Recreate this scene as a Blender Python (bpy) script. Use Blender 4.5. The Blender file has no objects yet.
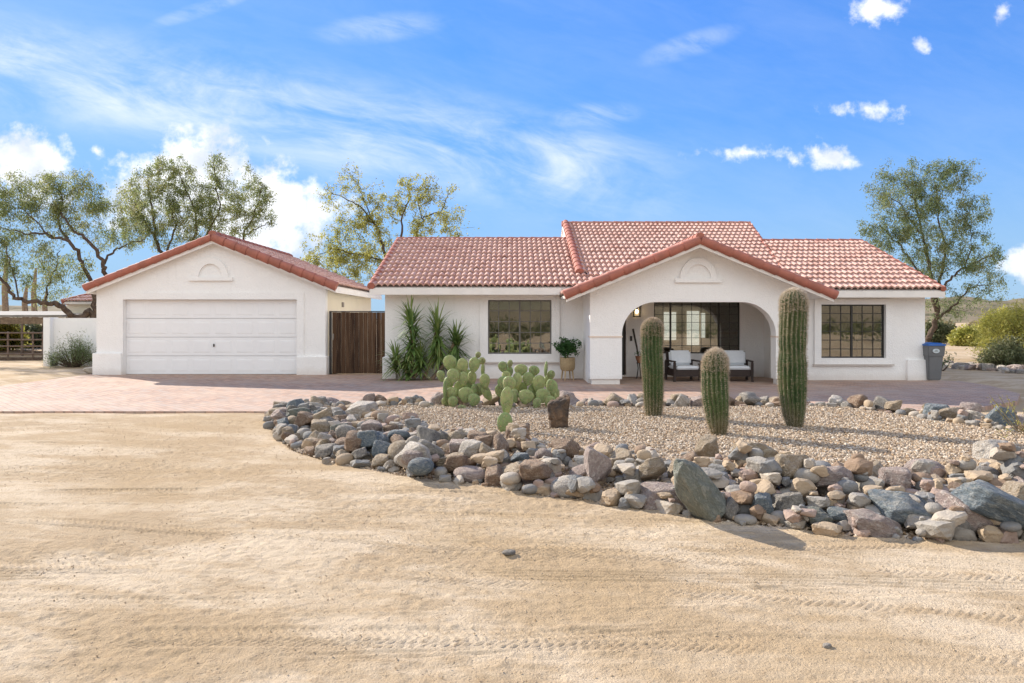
import bpy, bmesh, math, random
import numpy as np
from mathutils import Vector, Matrix

# ------------------------------------------------------------------ camera
F = 700.0; HY = 320.0; CX = 512.0; CH = 1.55
scene = bpy.context.scene
col = scene.collection
cam_d = bpy.data.cameras.new('camera'); cam = bpy.data.objects.new('camera', cam_d); col.objects.link(cam)
cam_d.sensor_width = 36.0; cam_d.lens = F / 1024 * 36.0
cam_d.shift_y = -(341.5 - HY) / 1024
cam_d.clip_start = 0.05; cam_d.clip_end = 20000
cam.location = (0, 0, CH); cam.rotation_euler = (math.radians(90), 0, 0)
scene.camera = cam

SUN_EL = math.radians(29)
SUN_AZ = math.radians(-51)          # from +Y towards -X : behind the house, to the left
SUND = Vector((math.sin(SUN_AZ) * math.cos(SUN_EL), math.cos(SUN_AZ) * math.cos(SUN_EL), math.sin(SUN_EL)))
sun_d = bpy.data.lights.new('sun', 'SUN'); sun = bpy.data.objects.new('sun', sun_d); col.objects.link(sun)
sun_d.energy = 3.9; sun_d.angle = math.radians(0.6); sun_d.color = (1.0, 0.93, 0.82)
sun.rotation_euler = SUND.to_track_quat('Z', 'Y').to_euler()

scene.view_settings.view_transform = 'Standard'
scene.view_settings.look = 'None'
scene.view_settings.gamma = 1.0
scene.view_settings.use_curve_mapping = False
scene.view_settings.exposure = 1.16

# ------------------------------------------------------------------ node helper
class NT:
    def __init__(s, tree): s.t = tree; s.n = tree.nodes; s.l = tree.links
    def node(s, typ, inputs=None, **kw):
        nd = s.n.new(typ)
        for k, v in kw.items(): setattr(nd, k, v)
        if inputs:
            for k, v in inputs.items(): s.put(nd.inputs[k], v)
        return nd
    def put(s, sock, v):
        if isinstance(v, bpy.types.NodeSocket): s.l.new(v, sock)
        else:
            if sock.type == 'RGBA' and len(v) == 3: v = (*v, 1)
            sock.default_value = v
    def m(s, op, a, b=0.0, c=None):
        nd = s.n.new('ShaderNodeMath'); nd.operation = op
        s.put(nd.inputs[0], a); s.put(nd.inputs[1], b)
        if c is not None: s.put(nd.inputs[2], c)
        return nd.outputs[0]
    def ss(s, x, a, b):
        nd = s.n.new('ShaderNodeMapRange'); nd.interpolation_type = 'SMOOTHSTEP'
        s.put(nd.inputs['Value'], x); s.put(nd.inputs['From Min'], a); s.put(nd.inputs['From Max'], b)
        return nd.outputs['Result']
    def noise(s, vec, scale, detail=4, rough=0.55, dist=0.0):
        nd = s.node('ShaderNodeTexNoise', {'Scale': scale, 'Detail': detail, 'Roughness': rough, 'Distortion': dist})
        if vec is not None: s.l.new(vec, nd.inputs['Vector'])
        return nd.outputs['Fac']
    def mix(s, f, a, b, blend='MIX'):
        nd = s.n.new('ShaderNodeMix'); nd.data_type = 'RGBA'; nd.blend_type = blend
        s.put(nd.inputs[0], f); s.put(nd.inputs[6], a); s.put(nd.inputs[7], b)
        return nd.outputs[2]
    def xyz(s, x, y, z):
        nd = s.n.new('ShaderNodeCombineXYZ'); s.put(nd.inputs[0], x); s.put(nd.inputs[1], y); s.put(nd.inputs[2], z)
        return nd.outputs[0]
    def sep(s, v):
        nd = s.n.new('ShaderNodeSeparateXYZ'); s.l.new(v, nd.inputs[0]); return nd.outputs

# ------------------------------------------------------------------ world: Nishita sky with clouds at infinity
world = bpy.data.worlds.new('World'); scene.world = world; world.use_nodes = True
w = NT(world.node_tree)
for n_ in list(w.n): w.n.remove(n_)
sky = w.node('ShaderNodeTexSky', sky_type='NISHITA', sun_disc=False, sun_elevation=SUN_EL, sun_rotation=SUN_AZ,
             altitude=700, air_density=1.0, dust_density=0.35, ozone_density=3.0)
geo = w.node('ShaderNodeTexCoord').outputs['Generated']
sx, sy, sz = w.sep(geo)
yy = w.m('MAXIMUM', w.m('ABSOLUTE', sy), 0.12)
U = w.m('DIVIDE', sx, yy); V = w.m('DIVIDE', sz, yy)
uv = w.xyz(U, V, w.m('MULTIPLY', w.m('SIGN', sy), 3.0))
hsv = w.node('ShaderNodeHueSaturation', {'Hue': 0.505, 'Saturation': 1.18, 'Value': 1.0, 'Color': sky.outputs[0]}).outputs[0]
lum = w.node('ShaderNodeRGBToBW', {'Color': sky.outputs[0]}).outputs[0]
comp = w.m('DIVIDE', 1.30, w.m('ADD', 1.0, w.m('MULTIPLY', lum, 0.42)))
hsv = w.node('ShaderNodeVectorMath', {0: hsv, 3: comp}, operation='SCALE').outputs[0]
skyc = w.mix(1.0, hsv, (0.66, 0.88, 1.10), 'MULTIPLY')
skyc = w.mix(w.m('MULTIPLY', w.m('SUBTRACT', 1.0, w.ss(sz, 0.0, 0.30)), 0.72), skyc, (1.15, 1.85, 2.9))
def pu(px): return (px - CX) / F
def pv(py): return (HY - py) / F
n1 = w.noise(uv, 9.0, 8, 0.6, 0.3)
n2 = w.noise(uv, 28.0, 6, 0.6)
mask = None
# cumulus heaps : (px, py, rx, ry)
for (px, py, rx, ry) in [(195, 185, 84, 56), (262, 215, 82, 56), (150, 200, 60, 40), (22, 165, 62, 40), (-60, 190, 80, 50), (95, 150, 16, 9),
                         (825, 158, 30, 16), (742, 153, 44, 10), (880, 8, 38, 15), (920, 44, 10, 10), (1002, 12, 18, 14), (862, 110, 38, 11),
                         (1050, 268, 52, 26)]:
    a = w.m('DIVIDE', w.m('SUBTRACT', U, pu(px)), rx / F)
    b = w.m('DIVIDE', w.m('SUBTRACT', V, pv(py)), ry / F)
    r = w.m('SQRT', w.m('ADD', w.m('MULTIPLY', a, a), w.m('MULTIPLY', b, b)))
    e = w.m('SUBTRACT', 1.05, r) if rx > 40 and ry > 20 else w.m('MULTIPLY', w.m('SUBTRACT', 1.0, r), .55)
    mask = e if mask is None else w.m('MAXIMUM', mask, e)
wob = w.m('ADD', w.m('MULTIPLY', w.m('SUBTRACT', n1, 0.5), 1.7), w.m('MULTIPLY', w.m('SUBTRACT', n2, 0.5), 1.7))
cum = w.ss(w.m('ADD', mask, wob), -0.02, 0.58)
# cirrus veil
ca, sa = math.cos(0.26), math.sin(0.26)
ur = w.m('ADD', w.m('MULTIPLY', U, ca), w.m('MULTIPLY', V, -sa))
vr = w.m('ADD', w.m('MULTIPLY', U, sa), w.m('MULTIPLY', V, ca))
cuv = w.xyz(w.m('MULTIPLY', ur, 1.5), w.m('MULTIPLY', vr, 5.0), w.m('MULTIPLY', w.m('SIGN', sy), 2.0))
c1 = w.noise(cuv, 2.4, 9, 0.62, 0.6)
c2 = w.noise(cuv, 6.0, 8, 0.65, 0.8)
# a broad band running down from the upper left, fading to the right
line = w.m('SUBTRACT', V, w.m('ADD', pv(62), w.m('MULTIPLY', w.m('SUBTRACT', U, pu(0)), -0.185)))
band = w.m('SUBTRACT', 1.0, w.ss(w.m('ABSOLUTE', line), 0.01, 0.10))
fade = w.m('SUBTRACT', 1.0, w.ss(U, 0.05, 0.32))
veil = w.m('MULTIPLY', w.ss(w.m('ADD', w.m('MULTIPLY', c1, 0.7), w.m('MULTIPLY', c2, 0.3)), 0.30, 0.80),
           w.m('ADD', 0.12, w.m('MULTIPLY', w.m('MULTIPLY', band, fade), 1.15)))
def wisp(px, py, rx, ry, slope):
    a = w.m('DIVIDE', w.m('SUBTRACT', U, pu(px)), rx / F)
    b = w.m('DIVIDE', w.m('SUBTRACT', w.m('SUBTRACT', V, pv(py)), w.m('MULTIPLY', w.m('SUBTRACT', U, pu(px)), slope)), ry / F)
    r = w.m('ADD', w.m('MULTIPLY', a, a), w.m('MULTIPLY', b, b))
    return w.m('SUBTRACT', 1.0, w.ss(r, 0.0, 1.0))
wsp = w.m('ADD', w.m('ADD', wisp(595, 115, 55, 16, .05), wisp(690, 45, 60, 16, .3)), w.m('ADD', wisp(380, 28, 80, 18, .1), wisp(200, 10, 60, 10, .3)))
veil2 = w.m('MULTIPLY', wsp, w.ss(w.m('ADD', w.m('MULTIPLY', c2, .6), w.m('MULTIPLY', n1, .4)), 0.36, 0.66))
veil = w.m('MINIMUM', w.m('ADD', veil, w.m('MULTIPLY', veil2, 0.30)), 0.9)
up = w.ss(sz, -0.01, 0.03)
skyl = w.mix(w.m('MULTIPLY', w.m('MULTIPLY', veil, up), 0.85), skyc, (3.1, 3.35, 3.7))
shade_n = w.noise(w.xyz(U, w.m('MULTIPLY', V, 1.3), 5.0), 11.0, 5, 0.55)
ccol = w.mix(w.ss(shade_n, 0.42, 0.66), (3.75, 3.8, 3.9), (2.6, 2.8, 3.15))
# broken bright cloud deck added behind the photographer as neutral fill on shaded walls
rear_fill = w.m('MULTIPLY', w.ss(w.m('MULTIPLY', sy, -1.0), -0.05, 0.35), w.ss(w.noise(geo, 2.2, 6, .55), 0.30, 0.52))
cum2 = w.m('MULTIPLY', cum, w.ss(sy, -0.02, 0.05))
fin = w.mix(w.m('MULTIPLY', w.m('MULTIPLY', cum2, up), 0.97), skyl, ccol)
fin = w.mix(w.m('MULTIPLY', w.m('MULTIPLY', rear_fill, up), 0.92), fin, (4.65, 4.8, 4.85))
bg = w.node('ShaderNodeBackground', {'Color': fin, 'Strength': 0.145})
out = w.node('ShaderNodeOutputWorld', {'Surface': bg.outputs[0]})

# ------------------------------------------------------------------ helpers
rng = np.random.default_rng(7)
random.seed(11)
def W(px, py, d): return Vector(((px - CX) * d / F, d, CH - (py - HY) * d / F))
def G(px, py, z=0.0):
    d = (CH - z) * F / (py - HY); return Vector(((px - CX) * d / F, d, z))
def X(px, d): return (px - CX) * d / F
def Z(py, d): return CH - (py - HY) * d / F

def tag(o, label=None, cat=None, group=None, kind=None):
    if label: o['label'] = label
    if cat: o['category'] = cat
    if group: o['group'] = group
    if kind: o['kind'] = kind
    return o
def empty(name, loc, label, cat, group=None, rz=0):
    o = bpy.data.objects.new(name, None); col.objects.link(o); o.location = loc; o.rotation_euler = (0, 0, rz)
    o.empty_display_size = 0.2
    return tag(o, label, cat, group)
def link(name, me, mat, parent=None, loc=None):
    me.name = name
    if mat is not None and len(me.materials) == 0: me.materials.append(mat)
    o = bpy.data.objects.new(name, me); col.objects.link(o)
    if parent is not None:
        o.parent = parent
        bpy_off = parent_world(parent)
        o.matrix_parent_inverse = bpy_off.inverted()
    if loc is not None: o.location = loc
    return o
def parent_world(p):
    m = p.matrix_parent_inverse.copy() if p.parent else Matrix.Identity(4)
    loc = Matrix.Translation(p.location) @ p.rotation_euler.to_matrix().to_4x4()
    if p.parent: return parent_world(p.parent) @ m @ loc
    return loc
def np_mesh(V_, Fc, smooth=False, uv=None):
    """V_ (n,3) ; Fc (m,k) constant k"""
    V_ = np.asarray(V_, dtype=np.float32); Fc = np.asarray(Fc, dtype=np.int32)
    me = bpy.data.meshes.new('m')
    k = Fc.shape[1]
    me.vertices.add(len(V_)); me.vertices.foreach_set('co', V_.ravel())
    me.loops.add(Fc.size); me.loops.foreach_set('vertex_index', Fc.ravel())
    me.polygons.add(len(Fc)); me.polygons.foreach_set('loop_start', np.arange(0, Fc.size, k, dtype=np.int32))
    if uv is not None:
        l = me.uv_layers.new(name='UVMap'); l.data.foreach_set('uv', np.asarray(uv, dtype=np.float32)[Fc.ravel()].ravel())
    me.update(calc_edges=True)
    me.polygons.foreach_set('use_smooth', np.full(len(Fc), smooth, dtype=bool))
    me.validate()
    return me

class MB:
    def __init__(s): s.v = []; s.f = []
    def add(s, vs, fs):
        o = len(s.v); s.v += [tuple(v) for v in vs]; s.f += [tuple(i + o for i in f) for f in fs]; return s
    def box(s, x0, x1, y0, y1, z0, z1):
        return s.add([(x0,y0,z0),(x1,y0,z0),(x1,y1,z0),(x0,y1,z0),(x0,y0,z1),(x1,y0,z1),(x1,y1,z1),(x0,y1,z1)],
                     [(0,3,2,1),(4,5,6,7),(0,1,5,4),(1,2,6,5),(2,3,7,6),(3,0,4,7)])
    def obox(s, c, ax, ay, az):     # centre + half-axis vectors
        c = Vector(c); ax, ay, az = Vector(ax), Vector(ay), Vector(az)
        vs = [c + sx_*ax + sy_*ay + sz_*az for sz_ in (-1,1) for sx_, sy_ in ((-1,-1),(1,-1),(1,1),(-1,1))]
        return s.add(vs, [(0,3,2,1),(4,5,6,7),(0,1,5,4),(1,2,6,5),(2,3,7,6),(3,0,4,7)])
    def prism(s, poly, axis, a0, a1):   # poly in 2D; axis 'y': (x,z) extruded in y; 'z': (x,y) in z ; 'x': (y,z) in x
        n = len(poly)
        def mk(p, a):
            return (p[0], a, p[1]) if axis == 'y' else ((p[0], p[1], a) if axis == 'z' else (a, p[0], p[1]))
        vs = [mk(p, a0) for p in poly] + [mk(p, a1) for p in poly]
        fs = [tuple(range(n)), tuple(range(2*n-1, n-1, -1))] + [(i, i+n, (i+1) % n + n, (i+1) % n) for i in range(n)]
        return s.add(vs, fs)
    def tube(s, pts, rad, seg=8, cap=True):
        pts = [Vector(p) for p in pts]
        if not hasattr(rad, '__len__'): rad = [rad]*len(pts)
        rad = [float(q) for q in rad]
        rings = []; up_ = Vector((0.13, 0.31, 0.94))
        for i, p in enumerate(pts):
            t = (pts[min(i+1, len(pts)-1)] - pts[max(i-1, 0)])
            if t.length < 1e-9: t = Vector((0,0,1))
            t.normalize(); a = t.cross(up_)
            if a.length < 1e-3: a = t.cross(Vector((1,0,0)))
            a.normalize(); b = t.cross(a)
            rings.append([p + rad[i]*(math.cos(2*math.pi*k/seg)*a + math.sin(2*math.pi*k/seg)*b) for k in range(seg)])
        vs = [v for r in rings for v in r]; fs = []
        for i in range(len(pts)-1):
            for k in range(seg):
                k2 = (k+1) % seg; fs.append((i*seg+k, i*seg+k2, (i+1)*seg+k2, (i+1)*seg+k))
        if cap: fs.append(tuple(range(seg-1, -1, -1))); fs.append(tuple((len(pts)-1)*seg+k for k in range(seg)))
        return s.add(vs, fs)
    def lathe(s, prof, c=(0,0), seg=24, z0=0.0):    # prof list of (r,z)
        vs = []; fs = []
        for r, z in prof:
            for k in range(seg):
                a = 2*math.pi*k/seg; vs.append((c[0]+r*math.cos(a), c[1]+r*math.sin(a), z0+z))
        for i in range(len(prof)-1):
            for k in range(seg):
                k2 = (k+1) % seg; fs.append((i*seg+k, i*seg+k2, (i+1)*seg+k2, (i+1)*seg+k))
        fs.append(tuple(range(seg-1, -1, -1))); fs.append(tuple((len(prof)-1)*seg+k for k in range(seg)))
        return s.add(vs, fs)
    def build(s, name, mat, parent=None, smooth=False, bevel=0.0):
        me = bpy.data.meshes.new(name); me.from_pydata(s.v, [], s.f)
        bm = bmesh.new(); bm.from_mesh(me)
        bmesh.ops.recalc_face_normals(bm, faces=bm.faces)
        if bevel > 0:
            ed = [e for e in bm.edges if len(e.link_faces) == 2 and e.calc_face_angle(0) > 0.5]
            bmesh.ops.bevel(bm, geom=ed, offset=bevel, segments=2, affect='EDGES', clamp_overlap=True)
        bm.to_mesh(me); bm.free()
        if smooth:
            for p in me.polygons: p.use_smooth = True
            try: me.set_sharp_from_angle(angle=math.radians(40))
            except Exception: pass
        return link(name, me, mat, parent)

# value noise
def _h(ix, iy, seed):
    n = (ix.astype(np.int64)*374761393 + iy.astype(np.int64)*668265263 + seed*1442695041) & 0xffffffff
    n = ((n ^ (n >> 13)) * 1274126177) & 0xffffffff
    n = (n ^ (n >> 16)) & 0xffffffff
    return n / 4294967295.0
def vn(x, y, seed=0):
    xi = np.floor(x); yi = np.floor(y); fx = x-xi; fy = y-yi
    fx = fx*fx*(3-2*fx); fy = fy*fy*(3-2*fy)
    a = _h(xi, yi, seed); b = _h(xi+1, yi, seed); c = _h(xi, yi+1, seed); d = _h(xi+1, yi+1, seed)
    return (a*(1-fx)+b*fx)*(1-fy) + (c*(1-fx)+d*fx)*fy
def fbm(x, y, octv=4, seed=0):
    s = 0; a = .5
    for i in range(octv): s = s + a*(vn(x*2**i, y*2**i, seed+i)-.5); a *= .5
    return s
def pip(px, py, poly):
    px = np.asarray(px); py = np.asarray(py); inside = np.zeros(px.shape, bool); n = len(poly)
    for i in range(n):
        x1, y1 = poly[i][0], poly[i][1]; x2, y2 = poly[(i+1) % n][0], poly[(i+1) % n][1]
        if y1 == y2: continue
        c = ((y1 > py) != (y2 > py)) & (px < (x2-x1)*(py-y1)/(y2-y1)+x1)
        inside ^= c
    return inside

# ------------------------------------------------------------------ materials
def mat(name, fn, rough=0.8, spec=0.3, metallic=0.0):
    m_ = bpy.data.materials.new(name); m_.use_nodes = True
    t = NT(m_.node_tree); bs = t.n['Principled BSDF']
    bs.inputs['Roughness'].default_value = rough; bs.inputs['Specular IOR Level'].default_value = spec
    bs.inputs['Metallic'].default_value = metallic
    fn(t, bs)
    return m_
def bump(t, bs, h, dist=0.01, strength=1.0):
    b = t.node('ShaderNodeBump', {'Height': h, 'Distance': dist, 'Strength': strength})
    t.l.new(b.outputs[0], bs.inputs['Normal'])
def co(t, kind='Object'): return t.node('ShaderNodeTexCoord').outputs[kind]
def simple(name, c, c2=None, scale=6.0, rough=0.7, spec=0.3, bmp=0.0, bscale=40, metallic=0):
    def fn(t, bs):
        v = co(t)
        f = t.noise(v, scale, 5, 0.6)
        t.put(bs.inputs['Base Color'], t.mix(t.ss(f, .3, .7), c, c2 if c2 else tuple(x*.8 for x in c)))
        if bmp: bump(t, bs, t.noise(v, bscale, 5), bmp)
    return mat(name, fn, rough, spec, metallic)

def f_stucco(c, c2):
    def fn(t, bs):
        v = co(t)
        big = t.noise(v, 1.3, 5, .6); fine = t.noise(v, 26, 6, .65); vor = t.node('ShaderNodeTexVoronoi', {'Scale': 34.0, 'Vector': v}).outputs['Distance']
        cc = t.mix(t.ss(big, .35, .75), c, c2)
        cc = t.mix(t.m('MULTIPLY', t.ss(fine, .52, .75), .12), cc, (.55, .52, .48))
        pz = t.sep(t.node('ShaderNodeNewGeometry').outputs['Position']); z = pz[2]
        stk = t.noise(t.xyz(t.m('MULTIPLY', pz[0], 6.0), t.m('MULTIPLY', pz[1], 6.0), t.m('MULTIPLY', z, .7)), 1.0, 6, .65)
        cc = t.mix(t.m('MULTIPLY', t.ss(stk, .54, .74), .08), cc, (.50, .46, .41))
        dirt = t.m('MULTIPLY', t.m('SUBTRACT', 1.0, t.ss(z, 0.02, t.m('ADD', .1, t.m('MULTIPLY', t.noise(v, 4, 4), .35)))), .30)
        cc = t.mix(dirt, cc, (.50, .40, .30))
        t.put(bs.inputs['Base Color'], cc)
        bump(t, bs, t.m('ADD', t.m('ADD', t.m('MULTIPLY', fine, .8), t.m('MULTIPLY', vor, .5)), t.m('MULTIPLY', t.noise(v, 5, 4), 1.2)), .012, .8)
    return fn
M = {}
M['stucco'] = mat('stucco', f_stucco((.88, .865, .84), (.85, .835, .81)), .92, .15)
M['cream'] = mat('cream_stucco_and_bounce', f_stucco((.84, .77, .62), (.79, .72, .58)), .92, .15)
M['trim'] = simple('white_trim_paint', (.80, .76, .71), (.74, .70, .65), 3, .6, .3, .002, 60)
M['gar'] = simple('garage_door_paint', (.86, .855, .85), (.83, .825, .82), 2, .5, .35, .0015, 90)

def f_tile(t, bs):
    uvv = t.node('ShaderNodeUVMap').outputs[0]
    s_ = t.sep(uvv)
    cell = t.xyz(t.m('FLOOR', t.m('MULTIPLY', s_[0], .5)), t.m('FLOOR', s_[1]), 0.0)
    wn = t.node('ShaderNodeTexWhiteNoise', {'Vector': cell}); r = wn.outputs['Value']
    v = co(t)
    n = t.noise(v, 5, 5, .65); nf = t.noise(v, 55, 5, .7)
    c = t.mix(r, (.45, .245, .19), (.56, .35, .285))
    c = t.mix(t.ss(n, .40, .75), c, (.62, .42, .35))
    c = t.mix(t.m('MULTIPLY', t.ss(nf, .5, .72), .5), c, (.36, .17, .13))
    t.put(bs.inputs['Base Color'], c)
    bump(t, bs, nf, .004, .7)
M['tile'] = mat('roof_tile', f_tile, .75, .3)
M['cap'] = simple('red_cap_tile', (.42, .15, .105), (.31, .12, .085), 4, .72, .3, .003, 60)

def f_paver(t, bs):
    v = co(t)
    rot = t.node('ShaderNodeMapping', {'Vector': v, 'Rotation': (0, 0, math.radians(45))}).outputs[0]
    br = t.node('ShaderNodeTexBrick', {'Vector': rot, 'Color1': (.50, .315, .225, 1), 'Color2': (.32, .20, .15, 1), 'Mortar': (.22, .165, .13, 1),
                                       'Scale': 1.0, 'Mortar Size': .011, 'Mortar Smooth': .2, 'Bias': 0.0, 'Brick Width': .24, 'Row Height': .12})
    s_ = t.sep(rot)
    cell = t.xyz(t.m('FLOOR', t.m('DIVIDE', s_[0], .24)), t.m('FLOOR', t.m('DIVIDE', s_[1], .12)), 0.0)
    r = t.node('ShaderNodeTexWhiteNoise', {'Vector': cell}).outputs['Value']
    c = t.mix(t.m('MULTIPLY', t.ss(r, .45, 1.0), .6), br.outputs['Color'], (.36, .29, .25))
    big = t.noise(v, .5, 5, .6); fine = t.noise(v, 30, 5, .7)
    c = t.mix(t.m('MULTIPLY', t.ss(big, .35, .7), .5), c, (.48, .36, .275))
    c = t.mix(t.m('MULTIPLY', t.ss(fine, .5, .75), .3), c, (.52, .44, .36))
    t.put(bs.inputs['Base Color'], c)
    bump(t, bs, t.m('ADD', t.m('MULTIPLY', t.m('SUBTRACT', 1.0, br.outputs['Fac']), .8), t.m('MULTIPLY', fine, .3)), .006, .8)
M['paver'] = mat('paver', f_paver, .85, .25)

def f_dirt(t, bs):
    v = t.node('ShaderNodeNewGeometry').outputs['Position']
    s_ = t.sep(v)
    streak = t.xyz(t.m('ADD', t.m('MULTIPLY', s_[0], .7), t.m('MULTIPLY', s_[1], .3)), t.m('ADD', t.m('MULTIPLY', s_[1], 1.7), t.m('MULTIPLY', s_[0], .15)), 0.0)
    a = t.noise(streak, 1.0, 6, .65, .3); b = t.noise(v, .35, 5, .6); c_ = t.noise(v, 9, 7, .7); d_ = t.noise(v, 70, 4, .7)
    c = t.mix(t.ss(a, .42, .60), (.435, .32, .20), (.575, .455, .32))
    c = t.mix(t.m('MULTIPLY', t.ss(b, .45, .62), .7), c, (.41, .29, .165))
    c = t.mix(t.m('MULTIPLY', t.ss(c_, .5, .7), .45), c, (.345, .24, .14))
    c = t.mix(t.m('MULTIPLY', t.ss(d_, .50, .66), t.m('MULTIPLY', t.ss(c_, .44, .60), .45)), c, (.30, .20, .115))
    vor = t.node('ShaderNodeTexVoronoi', {'Scale': 38.0, 'Vector': v})
    peb = t.m('MULTIPLY', t.m('SUBTRACT', 1.0, t.ss(vor.outputs['Distance'], .12, .26)), t.ss(t.sep(vor.outputs['Color'])[0], .78, .82))
    c = t.mix(t.m('MULTIPLY', peb, .6), c, (.30, .24, .18))
    t.put(bs.inputs['Base Color'], c)
    h = t.m('ADD', t.m('ADD', t.m('MULTIPLY', c_, 1.0), t.m('MULTIPLY', d_, .7)), t.m('MULTIPLY', peb, .3))
    bump(t, bs, h, .03, .75)
M['dirt'] = mat('desert_dirt', f_dirt, .95, .1)

def f_gravelbase(t, bs):
    v = t.node('ShaderNodeNewGeometry').outputs['Position']
    vor = t.node('ShaderNodeTexVoronoi', {'Scale': 32.0, 'Vector': v})
    r = t.sep(vor.outputs['Color'])[0]
    c = t.mix(r, (.40, .30, .21), (.56, .45, .34))
    t.put(bs.inputs['Base Color'], t.mix(t.ss(vor.outputs['Distance'], .3, .7), c, (.22, .15, .09)))
    bump(t, bs, t.m('SUBTRACT', 1.0, vor.outputs['Distance']), .02, 1.0)
M['gravel'] = mat('gravel_base', f_gravelbase, .95, .1)
def f_pebble(t, bs):
    r = t.node('ShaderNodeNewGeometry').outputs['Random Per Island']
    cr = t.node('ShaderNodeValToRGB'); t.l.new(r, cr.inputs[0])
    e = cr.color_ramp.elements; e[0].color = (.32, .21, .12, 1); e[1].color = (.60, .52, .42, 1); e[1].position = 1
    for p, c in ((.2, (.37, .28, .19, 1)), (.45, (.46, .36, .26, 1)), (.6, (.31, .22, .15, 1)), (.8, (.49, .40, .30, 1))):
        x = e.new(p); x.color = c
    t.l.new(cr.outputs[0], bs.inputs['Base Color'])
M['pebble'] = mat('pebble', f_pebble, .9, .15)

M['grit'] = leafmat_early('grit') if False else simple('grit', (.42, .32, .21), (.34, .25, .16), 60, .95, .1)
def rockmat(name, c, c2, c3):
    def fn(t, bs):
        oi = t.node('ShaderNodeObjectInfo').outputs['Random']
        v0 = co(t)
        v = t.node('ShaderNodeVectorMath', {0: v0, 1: t.xyz(t.m('MULTIPLY', oi, 17.0), t.m('MULTIPLY', oi, 31.0), t.m('MULTIPLY', oi, 7.0))}, operation='ADD').outputs[0]
        a = t.noise(v, 1.2, 6, .6, .5); b = t.noise(v, 4.5, 7, .7, .2); d = t.noise(v, 16, 5, .7)
        cc = t.mix(t.ss(a, .35, .65), c, c2)
        cc = t.mix(t.m('MULTIPLY', t.ss(b, .48, .60), .8), cc, c3)
        cc = t.mix(t.m('MULTIPLY', t.ss(d, .50, .62), .6), cc, tuple(x*.55 for x in c))
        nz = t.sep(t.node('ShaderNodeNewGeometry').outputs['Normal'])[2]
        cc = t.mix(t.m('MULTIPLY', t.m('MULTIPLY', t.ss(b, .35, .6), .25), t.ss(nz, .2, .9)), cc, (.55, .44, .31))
        val = t.m('ADD', 1.12, t.m('MULTIPLY', oi, .3))
        hs = t.node('ShaderNodeHueSaturation', {'Value': val, 'Color': cc, 'Saturation': .98})
        t.l.new(hs.outputs[0], bs.inputs['Base Color'])
        bump(t, bs, t.m('ADD', t.m('MULTIPLY', b, 1.0), t.m('MULTIPLY', d, .5)), .13, .95)
    return mat(name, fn, .85, .25)
RM = {
 'grey':  rockmat('grey_stone', (.38, .345, .30), (.23, .21, .19), (.52, .47, .40)),
 'bluish grey': rockmat('blue_grey_stone', (.22, .26, .285), (.15, .185, .21), (.38, .40, .39)),
 'tan':   rockmat('tan_stone', (.50, .39, .27), (.38, .28, .18), (.60, .51, .39)),
 'pinkish': rockmat('pink_stone', (.50, .39, .34), (.37, .28, .25), (.62, .54, .48)),
 'rusty brown': rockmat('rust_stone', (.36, .235, .155), (.26, .17, .12), (.46, .35, .25)),
 'pale cream': rockmat('pale_stone', (.66, .59, .51), (.52, .45, .37), (.74, .69, .62)),
 'greenish grey': rockmat('green_grey_stone', (.27, .29, .25), (.21, .22, .18), (.38, .37, .31)),
}

def leafmat(name, cols, trans=.35):
    m_ = bpy.data.materials.new(name); m_.use_nodes = True; t = NT(m_.node_tree)
    for n_ in list(t.n): t.n.remove(n_)
    g = t.node('ShaderNodeNewGeometry'); r = g.outputs['Random Per Island']
    cl = t.noise(g.outputs['Position'], 1.1, 3, .6)
    f = t.m('ADD', t.m('MULTIPLY', r, .55), t.m('MULTIPLY', t.ss(cl, .3, .7), .45))
    cr = t.node('ShaderNodeValToRGB'); t.l.new(f, cr.inputs[0]); e = cr.color_ramp.elements
    e[0].color = (*cols[0], 1); e[1].color = (*cols[-1], 1)
    for i in range(1, len(cols)-1):
        x = e.new(i/(len(cols)-1)); x.color = (*cols[i], 1)
    d = t.node('ShaderNodeBsdfPrincipled', {'Base Color': cr.outputs[0], 'Roughness': .55, 'Specular IOR Level': .35})
    tr = t.node('ShaderNodeBsdfTranslucent', {'Color': cr.outputs[0]})
    mx = t.node('ShaderNodeMixShader', {0: trans, 1: d.outputs[0], 2: tr.outputs[0]})
    t.node('ShaderNodeOutputMaterial', {'Surface': mx.outputs[0]})
    return m_
M['leaf_mesq'] = leafmat('mesquite_leaf', [(.10, .13, .04), (.19, .23, .08), (.29, .31, .12), (.38, .32, .14)], .55)
M['leaf_euc'] = leafmat('grey_green_leaf', [(.09, .13, .055), (.17, .22, .09), (.26, .30, .14), (.34, .29, .14)], .55)
M['leaf_yel'] = leafmat('yellow_leaf', [(.17, .20, .055), (.34, .33, .08), (.42, .39, .11), (.26, .30, .09)], .55)
M['leaf_palo'] = leafmat('palo_verde_leaf', [(.16, .18, .04), (.30, .30, .06), (.42, .38, .08), (.48, .43, .13)], .4)
M['leaf_scrub'] = leafmat('scrub_leaf', [(.05, .06, .025), (.09, .11, .045), (.15, .15, .07), (.20, .17, .09)], .3)
M['leaf_dry'] = leafmat('dry_leaf', [(.16, .13, .06), (.26, .21, .10), (.36, .30, .16)], .35)
M['leaf_yucca'] = leafmat('yucca_leaf', [(.06, .11, .03), (.12, .20, .05), (.21, .29, .08), (.36, .34, .14)], .2)
M['leaf_ficus'] = leafmat('ficus_leaf', [(.02, .06, .015), (.04, .11, .025), (.07, .16, .04)], .2)
M['bark'] = simple('bark', (.13, .095, .07), (.07, .05, .04), 8, .95, .1, .02, 25)
M['bark_pale'] = simple('pale_bark', (.30, .22, .15), (.18, .13, .09), 8, .95, .1, .02, 25)
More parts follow.
